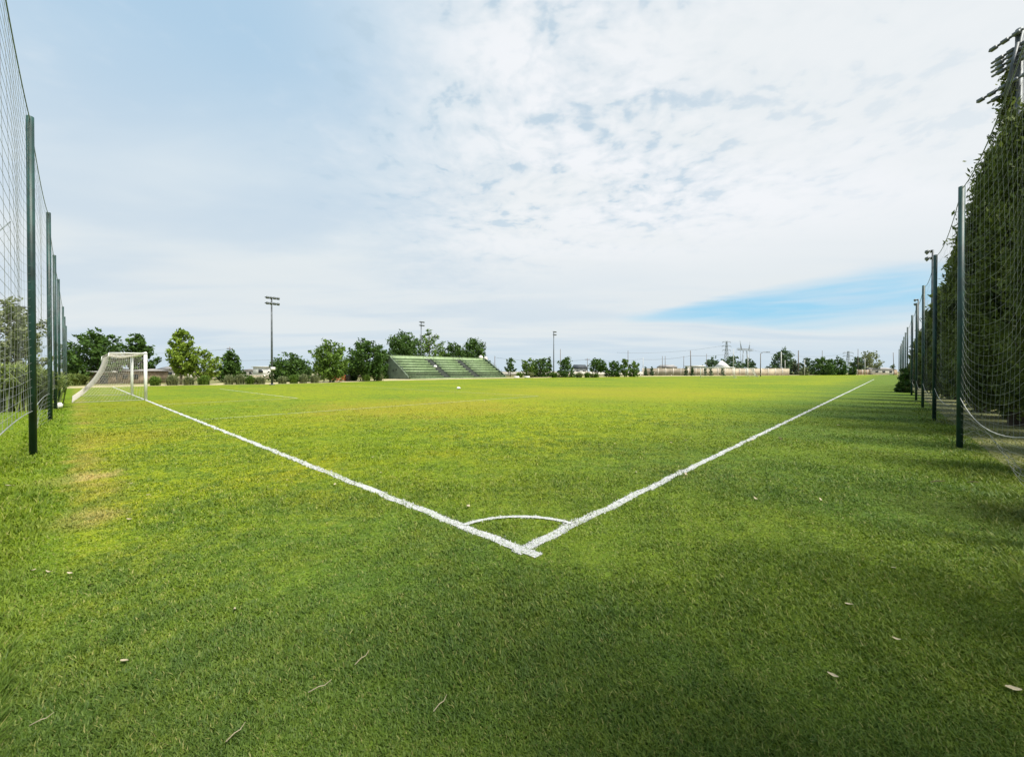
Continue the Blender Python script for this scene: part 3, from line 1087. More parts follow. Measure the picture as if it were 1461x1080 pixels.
ptree(807, 103, 510, 30, 'cone', 'leaf_dark', 'dense pointed black green tree right of the slim floodlight mast', n=2000, limbs=26, leaf=.3, bottom=.02, group=GT)
ptree(853, 112, 513, 28, 'dome', 'leaf_dark', 'umbrella shaped dark tree on a visible trunk', n=1400, limbs=20, leaf=.32, bottom=.42, group=GT)
ptree(875, 112, 516, 26, 'round', 'leaf_dark', 'low dark tree right of the umbrella shaped tree', n=1400, limbs=18, leaf=.32, bottom=.1, group=GT)
ptree(891, 113, 510, 14, 'poplar', 'leaf_mid', 'slim upright tree between two low dark trees', n=900, limbs=16, leaf=.3, bottom=.1, group=GT)
ptree(904, 114, 516, 18, 'round', 'leaf_mid', 'rounded green tree at the right end of the shrub group', n=1000, limbs=16, leaf=.32, bottom=.05, group=GT)
for px_, lb_ in ((921, 'small pointed tree next to the pole left of the tan wall'), (930, 'small pointed tree at the left end of the tan wall'),
                 (978.5, 'small pointed tree left of the tall pole by the tan wall'), (987.5, 'small pointed tree right of the tall pole by the tan wall'),
                 (1006, 'small pointed tree behind the left post of the far goal'), (1014, 'small pointed tree seen through the far goal, left of centre'),
                 (1031, 'small pointed tree seen through the far goal under the pointed roof')):
    ptree(px_, 142, 523.5, 6.5, 'cone', 'leaf_far', lb_, n=420, limbs=12, leaf=.3, bottom=.05, group='small pointed trees along the tan wall', name='conifer')
GF = 'distant trees beyond the far wall'
ptree(1016, 225, 512, 28, 'round', 'leaf_far', 'distant dark tree left of the lattice pylon', n=1300, limbs=20, leaf=.7, bottom=.1, group=GF)
ptree(1044, 225, 510, 36, 'round', 'leaf_far', 'distant wide dark tree under the lattice pylon', n=1600, limbs=22, leaf=.7, bottom=.1, group=GF)
ptree(1068, 225, 513, 20, 'round', 'leaf_far', 'distant dark tree under the wide portal pylon', n=1000, limbs=16, leaf=.7, bottom=.1, group=GF)
ptree(1117, 175, 499, 38, 'dome', 'leaf_far', 'tall flat topped dark tree behind the right end of the tan wall', n=1900, limbs=26, leaf=.55, bottom=.25, spread=.12, group=GF)
ptree(1134, 172, 514, 20, 'round', 'leaf_blue', 'grey green tree in front of a thin pole right of the wall', n=1000, limbs=16, leaf=.5, bottom=.0, group=GF)
ptree(1153, 175, 511, 18, 'round', 'leaf_far', 'dark rounded tree between two thin poles', n=1000, limbs=16, leaf=.5, bottom=.0, group=GF)
ptree(1148, 160, 524, 12, 'round', 'leaf_olive', 'low grey bush in front of the dark rounded tree', n=500, limbs=12, leaf=.4, bottom=.0, group=GF)
ptree(1174, 165, 510, 28, 'round', 'leaf_dark', 'left half of the wide dark tree pair before the second lattice pylon', n=1700, limbs=22, leaf=.5, bottom=.0, group=GF)
ptree(1195, 167, 512, 26, 'round', 'leaf_dark', 'right half of the wide dark tree pair next to the second lattice pylon', n=1500, limbs=20, leaf=.5, bottom=.0, group=GF)
ptree(1217, 166, 523, 10, 'round', 'leaf_dark', 'low dark bush right of the second lattice pylon', n=500, limbs=12, leaf=.45, bottom=.0, group=GF)
ptree(1223, 190, 509, 22, 'cone', 'leaf_far', 'pointed tree behind the tallest thin pole on the right', n=1000, limbs=18, leaf=.6, bottom=.1, group=GF)
ptree(1240, 190, 503, 36, 'dome', 'leaf_olive', 'airy olive tree with a bare pale trunk far right', n=1100, limbs=18, leaf=.6, bottom=.35, bark='bark_grey', group=GF)
ptree(1274, 200, 520, 9, 'cone', 'leaf_far', 'small dark tree at the leaning pole beside right netting', n=400, limbs=12, leaf=.5, bottom=.0, group=GF)
ptree(13, 31, 432, 84, 'round', 'leaf_olive', 'grey green tree behind the left netting above the tall grass', n=4200, limbs=34, leaf=.17, bottom=.3, spread=.11, bark='bark_grey')


# conifer row behind the right netting
def conifer(k, off, h, wid, n, label, seed, leaf=.13, bottom=.10, m='leaf_conifer', style='spire', trunks=2):
    p = fence_r(k, off)
    tree('conifer', p, h, wid, style, m, label, seed=seed, group='conifers behind the right netting', bottom=bottom, leaf=leaf, n=n, limbs=64,
         spread=0.12, up=0.9, trunk_r=.12, hollow=0.15, stretch=2.4, trunk_n=trunks, spike=.8, droop=np.array([0, 0, 0.55]))


con = [(3.4, 2.0, 8.6, 2.6, 40000, 'big conifer cut by the right picture edge, nearest of the row'),
       (6.0, 1.8, 8.8, 2.7, 90000, 'tall dense conifer behind the nearest netting span, close to the near mast'),
       (8.6, 1.7, 8.9, 2.7, 90000, 'conifer with sunlit crown behind the near post'),
       (11.2, 1.7, 8.7, 2.4, 70000, 'conifer whose crown edge shows just right of the nearest right post'),
       (14.2, 1.9, 8.3, 2.4, 44000, 'dark conifer fully behind the nearest right post'),
       (17.4, 1.7, 8.3, 2.3, 34000, 'ragged conifer edge between the first and second right posts'),
       (20.6, 1.8, 7.0, 2.4, 22000, 'shorter conifer showing behind the second right post'),
       (24.5, 1.5, 6.7, 2.5, 12000, 'loose conifer just left of the second right post'),
       (29.0, 1.4, 6.2, 2.6, 6500, 'small conifer behind the third right post'),
       (34.5, 1.4, 5.8, 2.6, 5000, 'small conifer behind the farther mast on the right'),
       (40.5, 1.4, 5.4, 2.6, 4000, 'low conifer far along the right netting'),
       (47.5, 1.4, 5.0, 2.6, 3000, 'farthest low conifer visible through right netting posts')]
for i, (k, o, h, wd, n, lb_) in enumerate(con):
    conifer(k, o, h, wd, n, lb_, 300 + i, leaf=.040 + .0042 * k, trunks=2 if k > 4 else 1)
# the dark sparse spire rising over the row
tree('conifer', (15.85, 13.0), 11.3, 1.5, 'cone', 'leaf_conifer', 'thin black green spire rising round the near floodlight mast', 'tree', 'conifers behind the right netting',
     bottom=.5, leaf=.06, n=10000, seed=77, limbs=70, spread=.10, trunk_r=.1, hollow=.1, stretch=1.9)
# the same row carries on beside the photographer and shades the near grass
for i, (k, h) in enumerate(((0.6, 5.2), (-2.0, 4.9), (-4.9, 4.2), (-7.6, 5.8), (-9.8, 7.4), (-12.4, 8.8), (-15.0, 9.8), (-17.4, 10.2), (-20.0, 10.4))):
    conifer(k, 2.0, h, 2.6 if h > 6 else 1.5, 5200, 'conifer of the same row standing beside the photographer, out of frame', 400 + i, leaf=.2)


# ------------------------------------------------------------------ shrubs and tall grasses
def clump(p, h, wid, m, label, cat, name, seed, n=260, blade=0.02, group=None, flop=0.5, ball=False):
    """a tussock: many arching blades from one foot"""
    r = np.random.default_rng(seed)
    root_p = r.normal(size=(n, 2)) * wid * 0.13
    a = r.uniform(0, 2 * np.pi, n)
    reach = np.sqrt(r.random(n)) * wid * 0.5
    hh = h * r.uniform(0.6, 1.05, n) * (1 - flop * 0.45 * (reach / (wid * .5)) ** 2)
    vs = np.empty((n, 7, 3))
    side = np.stack([-np.sin(a), np.cos(a)], 1)
    for j, (f, zf, wf) in enumerate(((0, 0, .7), (.35, .6, 1.0), (.75, .95, .7))):
        c = root_p + np.stack([np.cos(a), np.sin(a)], 1) * (reach * f ** 1.4)[:, None]
        vs[:, 2 * j] = np.c_[c - side * blade * wf, hh * zf]
        vs[:, 2 * j + 1] = np.c_[c + side * blade * wf, hh * zf]
    c = root_p + np.stack([np.cos(a), np.sin(a)], 1) * reach[:, None]
    vs[:, 6] = np.c_[c, hh * r.uniform(.75, 1.05, n)]
    i = np.arange(n) * 7
    q = np.concatenate([np.stack([i, i + 1, i + 3, i + 2], 1), np.stack([i + 2, i + 3, i + 5, i + 4], 1)])
    t = np.stack([i + 4, i + 5, i + 6], 1)
    o = link_mesh(name, vs.reshape(-1, 3), [q, t], m, tint=np.repeat(r.random(n), 7))
    o.location = (*p, 0)
    tag(o, label, cat, group)
    return o


tus = [(221, 'grass tussock just right of the goal post'), (246, 'grass tussock left of the tall narrow tree'), (269, 'grass tussock right of the tall narrow tree trunk'),
       (291, 'grass tussock under the short airy tree'), (327, 'grass tussock under the dark cone shaped tree, leftmost of four'),
       (342, 'grass tussock second of four left of the mast'), (357, 'grass tussock third of four left of the mast'), (371, 'grass tussock fourth of four, nearest the mast'),
       (403, 'dark tussock first to the right of the boxed mast'), (419, 'tussock second to the right of the boxed mast'), (433, 'wide tussock third to the right of the boxed mast'),
       (449, 'tussock left of the slim trunk of the rounded tree'), (523, 'tussock at the foot of the big spiky tree'), (541, 'pale tussock left of the stand end wall')]
for i, (px_, lb_) in enumerate(tus):
    base = np.interp(px_, [p[0] for p in edge_px], [p[1] for p in edge_px])
    d_ = F * CAMZ / (base - HOR) + 1.2
    clump(at(px_, d_), random.uniform(1.0, 1.3), random.uniform(1.1, 1.4), 'leaf_olive' if i % 3 else 'leaf_mid', lb_, 'shrub', 'grass_tussock', 60 + i,
          n=700, blade=.022, group='tussocks along the path', flop=1.1)
for i, (px_, lb_) in enumerate(((741, 'small tussock right of the white blocks by the stand'), (757, 'small dark tussock under the bushy trees'), (791, 'pale tussock at the slim mast foot'),
                                (826, 'small shrub right of the dense pointed tree'), (838, 'second small shrub right of the dense pointed tree'), (845, 'tiny shrub left of the umbrella shaped tree'), (850.5, 'tiny shrub under the umbrella shaped tree'))):
    clump(at(px_, 98), 1.4 if i < 5 else 1.1, 1.9 if i < 5 else 1.3, 'leaf_olive' if i % 2 else 'leaf_mid', lb_, 'shrub', 'grass_tussock', 90 + i, n=300, blade=.06, group='tussocks along the path')
# the mass of tall pale grass behind the left netting
for i, (px_, d_, h_, w_, lb_) in enumerate(((-8, 15.4, 1.85, 3.2, 'mound of tall pale grass at the left picture edge behind netting'), (21, 17.0, 1.8, 2.3, 'tall grass mound directly behind the nearest left post'),
                                       (43, 20.5, 1.7, 1.9, 'tall grass mound behind the second left post'), (57, 26, 1.6, 1.7, 'tall grass mound between the third and fourth left posts'), (101, 44, 1.3, 2.2, 'green grass mound right of the left posts below a dark roof'), (112, 45, 0.9, 1.3, 'lower grass mound next to the tan shelter'))):
    clump(at(px_, d_), h_, w_, 'leaf_hedge', lb_, 'reed clump', 'reed_clump', 130 + i, n=5200, blade=.022 + .0006 * d_, group='tall grass behind left netting', flop=.6)

# creeper bush on the right netting
tree('climbing_bush', at(1291.5, 29.0), 1.75, 1.0, 'round', 'leaf_dark', 'dark leafy bush grown up against the right netting posts', 'bush', bottom=.0, leaf=.13, n=900, seed=5, limbs=16)
clump(at(1282, 31.5), .38, .6, 'leaf_dark', 'small dark plant sticking out of the grass by right netting', 'plant', 'weed', 8, n=60, blade=.03)


# ------------------------------------------------------------------ green stand
s0, s1, t0, t1 = 66.0, 73.6, 41.2, 68.4
stand = empty('grandstand', (*st(s0, (t0 + t1) / 2), 0), math.atan2(V[1], V[0]))
tag(stand, 'long green concrete stand with eight rows of benches and two stair aisles', 'grandstand')
# local axes: x along V (towards the right), y along +U (towards the back)
LN, DP, RW, HT = t1 - t0, s1 - s0, 8, 4.35
rise, tread = HT / RW, DP / RW
m = MB()
for k in range(RW):
    y0_ = k * tread
    m.box((0, (y0_ + DP) / 2, (k + .5) * rise - .14), (LN - .44, DP - y0_, rise - .004))
    if k in (2, RW - 1):
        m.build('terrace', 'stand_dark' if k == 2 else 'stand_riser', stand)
        m = MB()
aisles = [(-LN / 2 + LN * .355, 1.7), (-LN / 2 + LN * .665, 1.7)]
secs = [(-LN / 2 + .35, aisles[0][0] - .85), (aisles[0][0] + .85, aisles[1][0] - .85), (aisles[1][0] + .85, LN / 2 - .3)]
for k in range(RW):
    for (a, b) in secs:
        m = MB()
        zt = (k + 1) * rise - .14
        hb_ = .10 if k < 2 else .30
        m.box(((a + b) / 2, k * tread + .22, zt + .21 - hb_ / 2), (b - a, .42, hb_))
        for x in np.linspace(a + .4, b - .4, 5):
            m.box((x, k * tread + .24, zt + .055), (.1, .3, .11))
        bn = m.build('bench', 'stand_green', stand)
        m = MB()
        m.box(((a + b) / 2, k * tread - .006, zt - .10), (b - a - .1, .03, .18))  # dark strip standing in for the shadowed gap under the bench
        m.build('gap_shade_strip', 'stand_riser', bn)
for (ax_, wd) in aisles:
    m = MB()
    for k in range(RW * 2 - 1):
        z = (k + 2) * rise / 2 - .12
        m.box((ax_, k * tread / 2 + .05, z / 2 + 0.02), (wd - .1, tread / 2 + .02, z))
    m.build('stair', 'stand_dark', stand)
    for sg in (-1, 1):
        for (ya, yb) in ((3.4 * tread, 5.3 * tread), (6.1 * tread, 7.6 * tread)):
            m = MB()
            za, zb_ = ya / tread * rise + .25, yb / tread * rise + .25
            x = ax_ + sg * wd * .5
            m.tube([(x, ya, za - .2), (x, ya, za + .85), (x, yb, zb_ + .85), (x, yb, zb_ - .2)], .035, 6)
            m.build('handrail', 'mast_steel', stand)
m = MB()
prof_ = [(-.25, 0), (DP + .1, 0), (DP + .1, HT + .42), (DP - .9, HT + .40), (-.25, .55)]
for sx_ in (-1, 1):
    m = MB()
    x0, x1 = sx_ * (LN / 2 - .2), sx_ * LN / 2
    vs = [(x0, y, z) for y, z in prof_] + [(x1, y, z) for y, z in prof_]
    n = len(prof_)
    m.add(vs, [(i, (i + 1) % n, n + (i + 1) % n, n + i) for i in range(n)])
    m.add([(x, y, z) for x in (x0, x1) for y, z in prof_], [(0, 1, 2, 3), (5, 6, 7, 8)], [(0, 3, 4), (5, 8, 9)])
    sw = m.build('side_wall', 'stand_wall', stand)
    if sx_ < 0:
        for (y_, z_) in ((3.9, 1.9), (5.0, 1.75)):
            m = MB()
            m.box((x1 - .012, y_, z_), (.03, .36, .42))
            m.build('vent', 'stand_dark', sw)
    for k in range(1, RW):
        m = MB()
        y_ = k * tread
        zt = .55 + (HT - .15) * (y_ + .25) / (DP - .65)
        m.tube([(x0, y_, min(zt, HT) - .2), (x0, y_, min(zt, HT + .2) + .75)], .03, 6)
        m.build('railing_post', 'mast_steel', stand)
    m = MB()
    m.tube([(x0, tread, .55 + .9), (x0, DP - .8, HT + 1.0)], .02, 6)
    m.build('railing', 'mast_steel', stand)
m = MB()
m.box((0, DP + .02, (HT + .5) / 2), (LN - .42, .16, HT + .5))
m.box((0, DP + .02, HT + .53), (LN - .38, .24, .06))
m.build('back_wall', 'stand_green', stand)
m = MB()
m.box((0.2, -.45, .10), (LN - .6, .55, .2))
m.build('kerb', 'stand_green', stand)

# bag left on a bench
p = st(s0 + 3.2 * tread, t0 + LN * .325)


def crumple(name, c, sz, m, label, cat, seed, group=None, flat=.7):
    r = np.random.default_rng(seed)
    seg, rings = 12, 7
    vs, q = [], []
    for i in range(rings + 1):
        th = math.pi * i / rings
        for j in range(seg):
            a = 2 * math.pi * j / seg
            k = sz * .5 * r.uniform(.65, 1.1)
            vs.append((k * math.sin(th) * math.cos(a), k * math.sin(th) * math.sin(a) * .8, sz * .5 * flat + k * flat * math.cos(th)))
    for i in range(rings):
        for j in range(seg):
            j2 = (j + 1) % seg
            q.append((i * seg + j, (i + 1) * seg + j, (i + 1) * seg + j2, i * seg + j2))
    o = link_mesh(name, vs, [np.array(q)], m)
    o.location = c
    tag(o, label, cat, group)
    return o


crumple('bag', (p[0], p[1], 3.2 * rise + .52), .85, 'bag_white', 'small white bag left on a bench beside the left stair aisle', 'bag', 3)
crumple('paper_bag', (*gp(654, 555.6), 0.01), .40, 'bag_white', 'crumpled white paper bag lying out on the pitch', 'litter', 4, flat=.5)
crumple('stray_ball', (*gp(84, 583.5), 0.01), .27, 'bag_white', 'scuffed white ball lying at the foot of the left netting', 'ball', 6, flat=.95)


# ------------------------------------------------------------------ buildings and tanks in the distance
def tank(px, d_, zb, rad, h, label):
    p = at(px, d_)
    root = empty('water_tank', (*p, 0))
    tag(root, label, 'water tank', 'twin water tanks')
    m = MB()
    m.lathe((0, 0, zb), [(0.01, 0), (rad, 0), (rad * 1.03, h * .25), (rad, h * .5), (rad * 1.03, h * .7), (rad * .8, h * .9), (rad * .3, h), (0.01, h * 1.02)], 16)
    m.build('tank_body', 'tank_white', root, smooth=True)
    m = MB()
    for a in range(4):
        an = a * math.pi / 2 + .6
        m.tube([(rad * .8 * math.cos(an), rad * .8 * math.sin(an), 0), (rad * .8 * math.cos(an), rad * .8 * math.sin(an), zb)], .08, 6)
    m.box((0, 0, zb - .06), (rad * 2.1, rad * 2.1, .12))
    m.build('support_frame', 'galvanised', root)


tank(686, 112, 3.9, .62, 2.0, 'left one of two pale water tanks behind the stand end')
tank(693, 113, 3.8, .52, 1.8, 'right one of two pale water tanks behind the stand end')


def house(name, px0, px1, d_, top, eave, m_wall, m_roof, label, gable=True, depth=7.0, wins=0, cat='building', door=False):
    x0, x1 = at(px0, d_)[0], at(px1, d_)[0]
    L_ = x1 - x0
    root = empty(name, ((x0 + x1) / 2, d_, 0))
    tag(root, label, cat)
    ze, zt = hz(eave, d_), hz(top, d_)
    m = MB()
    m.box((0, depth / 2, ze / 2), (L_, depth, ze))
    m.build('wall', m_wall, root)
    m = MB()
    o = .35
    if gable:
        hx = L_ / 2 + o
        vs = [(-hx, -o, ze + .01), (hx, -o, ze + .01), (hx, depth + o, ze + .01), (-hx, depth + o, ze + .01), (-hx * .82, depth / 2, zt), (hx * .82, depth / 2, zt)]
        m.add(vs, [(0, 1, 5, 4), (2, 3, 4, 5), (3, 2, 1, 0)], [(1, 2, 5), (3, 0, 4)])
    else:
        m.box((0, depth / 2, (ze + zt) / 2 + .005), (L_ + 2 * o, depth + 2 * o, max(.12, zt - ze)))
    m.build('roof', m_roof, root)
    for k in range(wins):
        x = -L_ / 2 + L_ * (k + .5) / wins
        m = MB()
        m.box((x, -.012, ze * .55), (min(1.3, L_ / wins * .5), .05, ze * .36))
        m.build('window', 'window_dark', root)
    if door:
        m = MB()
        m.box((L_ * .3, -.012, min(2.0, ze * .8) / 2), (.9, .05, min(2.0, ze * .8)))
        m.build('door', 'roof_dark', root)
    return root


house('house', 92, 131, 66, 522.5, 529, 'roof_dark', 'roof_dark', 'dark slate roofed building between the left netting and the windblown tree', wins=2)
house('shelter', 127, 154, 49, 529.5, 531.5, 'brick_tan', 'plaster_white', 'small tan shelter with a white flat roof behind the goal net', gable=False, depth=3, door=True)
house('shed', 156, 201, 50, 526, 529.5, 'brick_tan', 'roof_grey', 'tan brick shed with a curved grey roof seen through the goal net', depth=4, wins=3)
house('house', 223, 249, 82, 521, 527.5, 'plaster', 'roof_grey', 'low grey roofed house right of the goal behind the narrow tree', wins=2)
house('house', 346, 361, 118, 526, 528, 'plaster', 'roof_grey', 'low tan roofed annex left of the white block by the boxed mast', wins=2)
bw = house('house', 361, 383, 116, 522.8, 523.6, 'plaster_white', 'plaster_white', 'plain white block building left of the boxed mast', gable=False, wins=1)
house('house', 820, 838, 150, 520, 526, 'plaster_white', 'roof_dark', 'white walled house with dark tanks on its roof behind the shrubs', wins=2)
house('house', 945, 966, 190, 520.5, 524, 'wall_tan', 'roof_grey', 'tan house rising above the wall at its left end', wins=3)
house('house', 988, 1004, 175, 521.5, 523, 'plaster_white', 'plaster_white', 'long white block behind the tan wall left of the far goal', gable=False, wins=2)
house('house', 1246, 1276, 185, 524.5, 527, 'plaster', 'roof_grey', 'pale low house at the far end of the touch line', wins=3)
# the pavilion with the pointed white roof
pv = empty('pavilion', (*at(1030, 205), 0))
tag(pv, 'white pavilion with a sharp pointed roof above the far goal', 'pavilion')
m = MB()
m.box((0, 0, 1.7), (5.5, 5.5, 3.4))
m.build('wall', 'plaster_white', pv)
m = MB()
m.add([(-3, -3, 3.4), (3, -3, 3.4), (3, 3, 3.4), (-3, 3, 3.4), (0, 0, hz(514, 205))], [(3, 2, 1, 0)], [(0, 1, 4), (1, 2, 4), (2, 3, 4), (3, 0, 4)])
m.build('roof', 'plaster_white', pv)


def wall(px0, d0, px1, d1, top, label, m_='wall_tan', panel=3.0):
    a, b = np.array(at(px0, d0)), np.array(at(px1, d1))
    L_ = np.linalg.norm(b - a)
    root = empty('boundary_wall', (*a, 0), math.atan2(b[1] - a[1], b[0] - a[0]))
    tag(root, label, 'wall')
    h = hz(top, (d0 + d1) / 2)
    m = MB()
    m.box((L_ / 2, 0, h / 2), (L_, .2, h))
    m.build('panel', m_, root)
    m = MB()
    for x in np.arange(.2, L_, panel):
        m.box((x, -.14, h / 2 + .06), (.26, .12, h + .12))
    m.box((L_ / 2, 0, h + .04), (L_, .3, .08))
    m.build('coping', 'plaster', root)


wall(916, 150, 1126, 158, 525.8, 'long tan panelled wall beyond the far goal')
wall(1222, 185, 1280, 190, 527.6, 'brownish low wall by the pale house at the far right', 'brick_tan')
wall(700, 130, 918, 150, 530.5, 'low pale wall behind the shrubs right of the stand', 'plaster')
wall(205, 62, 560, 108, 535, 'low dry coloured wall running behind the tussocks', 'wall_tan')

# orange barriers, dark bin, white blocks by the path
for i, (px_, lb_) in enumerate(((477, 'orange barrier on the left beside the slim tree trunk'), (483.5, 'orange barrier in the middle of the three'), (490, 'orange barrier on the right next to the dark bin'))):
    e = empty('barrier', (*at(px_, 62), 0))
    tag(e, lb_, 'barrier', 'orange barriers under the trees')
    m = MB()
    for z in (.28, .55, .82):
        m.box((0, 0, z), (.62, .05, .16))
    m.build('rail', 'orange', e)
    for sx_ in (-1, 1):
        m = MB()
        m.box((sx_ * .27, .02, .47), (.06, .05, .94))
        m.box((sx_ * .27, .02, .02), (.06, .4, .04))
        m.build('leg', 'orange', e)
e = empty('litter_bin', (*at(496.5, 62), 0))
tag(e, 'dark bin standing at the right of the orange barriers', 'bin')
m = MB()
m.lathe((0, 0, 0), [(0.01, 0), (.28, 0), (.34, .8), (.34, .84), (0.01, .84)], 14)
m.build('bin_body', 'bin_dark', e)
m = MB()
m.lathe((0, 0, .85), [(.37, 0), (.37, .05), (.2, .16), (0.01, .19)], 14)
m.build('lid', 'bin_dark', e)
for i, (px_, lb_) in enumerate(((737, 'low white block left of a small tussock by the stand'), (752, 'low white block right of a small tussock by the stand'))):
    m = MB()
    x_, y_ = at(px_, 92)
    vs = []
    for (w2, z) in ((.62, 0), (.62, .36), (.54, .44)):
        for (a, b) in ((-1, -1), (1, -1), (1, 1), (-1, 1)):
            vs.append((a * w2, b * w2 * .4, z))
    m.add(vs, [(3, 2, 1, 0), (8, 9, 10, 11)] + [(4 * k + j, 4 * k + (j + 1) % 4, 4 * k + 4 + (j + 1) % 4, 4 * k + 4 + j) for k in range(2) for j in range(4)])
    o = m.build('concrete_block', 'plaster_white')
    o.location = (x_, y_, 0)
    tag(o, lb_, 'concrete block', 'white blocks by the stand')


# ------------------------------------------------------------------ poles, wires and pylons
def pole(px, d_, top, label, rad=.13, m_='wood_pole', arm=None, cross=False, lean=0.0, group='poles on the skyline'):
    h = hz(top, d_)
    root = empty('utility_pole' if not arm else 'street_lamp', (*at(px, d_), 0))
    tag(root, label, 'pole' if not arm else 'street lamp', group)
    m = MB()
    m.tube([(0, 0, 0), (lean * h, 0, h)], [rad, rad * .7], 8)
    m.build('shaft', m_, root)
    if cross:
        m = MB()
        m.box((lean * h, 0, h - .6), (1.9, .14, .14))
        for x in (-.8, -.3, .3, .8):
            m.tube([(x + lean * h, 0, h - .53), (x + lean * h, 0, h - .3)], .06, 6)
        m.build('crossarm', m_, root)
    if arm:
        m = MB()
        m.tube([(0, 0, h - .1), (arm * .4, 0, h + .3), (arm, 0, h + .35)], .07, 6)
        m.build('arm', m_, root)
        m = MB()
        m.box((arm * 1.1, 0, h + .33), (.9, .35, .18))
        m.build('lamp_head', 'lamp_case', root)
    return root


P_ = [(274, 130, 505, 'thin pole behind the short airy pale green tree', dict(cross=True)),
      (328, 130, 495, 'thin pole rising above the dark cone shaped tree', dict(cross=True)),
      (706, 135, 508, 'thin grey pole just above the right end of the stand', dict()),
      (799.5, 140, 498, 'thin grey pole right of the slim floodlight mast', dict()),
      (838, 150, 511, 'short thin pole over the white walled house', dict(cross=True)),
      (896, 150, 500, 'thin pole above the slim upright tree', dict()),
      (917.5, 150, 510, 'pole at the left end of the tan wall', dict(m_='pale_pole')),
      (945, 160, 508, 'left one of a close pair of poles by the tan wall', dict()),
      (949, 160, 508, 'right one of a close pair of poles by the tan wall', dict()),
      (975.5, 165, 508, 'thin pole left of the tall leaning pole by the tan wall', dict()),
      (986, 150, 500, 'tall slightly leaning pole between two small pointed trees', dict(rad=.2, lean=-.03)),
      (1008, 170, 505, 'thin pole over the left post of the far goal', dict()),
      (1046.5, 170, 498, 'pale thin pole over the right post of the far goal', dict(m_='pale_pole')),
      (1067, 150, 506, 'pale thin pole at the side on distant goal', dict(m_='pale_pole')),
      (1114.5, 160, 502, 'pale straight pole in front of the flat topped tree', dict(rad=.22, m_='pale_pole')),
      (1120, 162, 514, 'shorter pale pole beside the straight pale pole', dict(m_='pale_pole')),
      (1139, 170, 500, 'dark pole right of the flat topped tree', dict(rad=.24)),
      (1148, 158, 513, 'pale pole over the low grey bush', dict(m_='pale_pole')),
      (1173, 190, 500, 'grey pole above the wide dark tree pair', dict()),
      (1224, 165, 498, 'tallest thin pole left of the airy olive tree', dict()),
      (1234, 165, 511, 'pale pole at the trunk of the airy olive tree', dict(m_='pale_pole')),
      (1275.5, 170, 503, 'leaning grey pole beside the far end of right netting', dict(lean=-.04))]
for (a, b, c, lb_, kw) in P_:
    pole(a, b, c, lb_, **kw)
pole(1085, 120, 504, 'street lamp with one arm right of the portal pylon', rad=.14, arm=2.0)


def lattice(name, p, h, wb, arms, label, az_=0.0, group='power pylons', r=.13):
    root = empty(name, (*p, 0), az_)
    tag(root, label, 'pylon', group)
    m = MB()
    lv = 9

    def wd(f):
        return wb * (1 - f) ** 1.5 * .5 + .45
    prev = None
    for i in range(lv + 1):
        f = i / lv
        ww = wd(f)
        ring = [np.array((a * ww, b * ww, f * h)) for a, b in ((-1, -1), (1, -1), (1, 1), (-1, 1))]
        if prev is not None:
            for j in range(4):
                m.tube([prev[j], ring[j]], r, 4, False)
                m.tube([prev[j], ring[(j + 1) % 4]], r * .6, 4, False)
                m.tube([prev[(j + 1) % 4], ring[j]], r * .6, 4, False)
        prev = ring
    m.build('tower', 'galvanised', root)
    for (f, L_) in arms:
        m = MB()
        z = f * h
        for s in (-1, 1):
            m.tube([(s * .4, 0, z + .9), (s * L_, 0, z)], r * .8, 4)
            m.tube([(s * .4, 0, z - .3), (s * L_, 0, z)], r * .8, 4)
            m.tube([(s * L_, 0, z), (s * L_, 0, z - 1.3)], r * .9, 5)
        m.build('crossarm', 'galvanised', root)


lattice('lattice_pylon', at(1036.5, 420), hz(487, 420), 6, ((.98, 4.2), (.85, 4.6), (.72, 4.2)), 'slim lattice pylon above the distant wide tree', r=.2)
lattice('lattice_pylon', at(1210, 400), hz(501, 400), 4.5, ((.93, 5.0), (.78, 5.0)), 'second slim lattice pylon right of the wide dark tree pair', r=.22)
# wide portal pylon: two splayed legs, a truss beam and raised horns
pp = empty('portal_pylon', (*at(1063, 300), 0), 0.6)
tag(pp, 'wide portal pylon with splayed legs and two horns on a beam', 'pylon', 'power pylons')
hb = hz(500, 300)
for s in (-1, 1):
    m = MB()
    for o in (-.5, .5):
        m.tube([(s * 5.2 + o * .6, o, 0), (s * 2.4 + o, o, hb)], .20, 5)
    for k in range(6):
        f0, f1 = k / 6, (k + 1) / 6
        q0 = s * (5.2 - 2.8 * f0)
        q1 = s * (5.2 - 2.8 * f1)
        m.tube([(q0 - .4, -.5, hb * f0), (q1 + .4, .5, hb * f1)], .12, 4)
    m.tube([(s * 5.2, 0, 0), (s * 7.0, 0, hb)], .16, 5)
    m.build('leg', 'galvanised', pp)
    m = MB()
    for o in (-.55, .55):
        m.tube([(s * 5.5 + o, 0, hb + .5), (s * 7.4, 0, hb + 7)], .19, 4)
    for k in range(4):
        m.tube([(s * (5.2 + .5 * k), 0, hb + .5 + 1.5 * k), (s * (6.3 + .3 * k), 0, hb + 1.6 + 1.5 * k)], .1, 4)
    m.build('horn', 'galvanised', pp)
m = MB()
for (y_, z_) in ((-.6, hb), (.6, hb), (-.6, hb + 1.2), (.6, hb + 1.2)):
    m.tube([(-11, y_, z_), (11, y_, z_)], .15, 4)
for k in range(18):
    x = -11 + k * 1.25
    m.tube([(x, -.6, hb), (x + 1.25, -.6, hb + 1.2)], .1, 4)
    m.tube([(x + 1.25, .6, hb), (x, .6, hb + 1.2)], .1, 4)
m.build('beam', 'galvanised', pp)


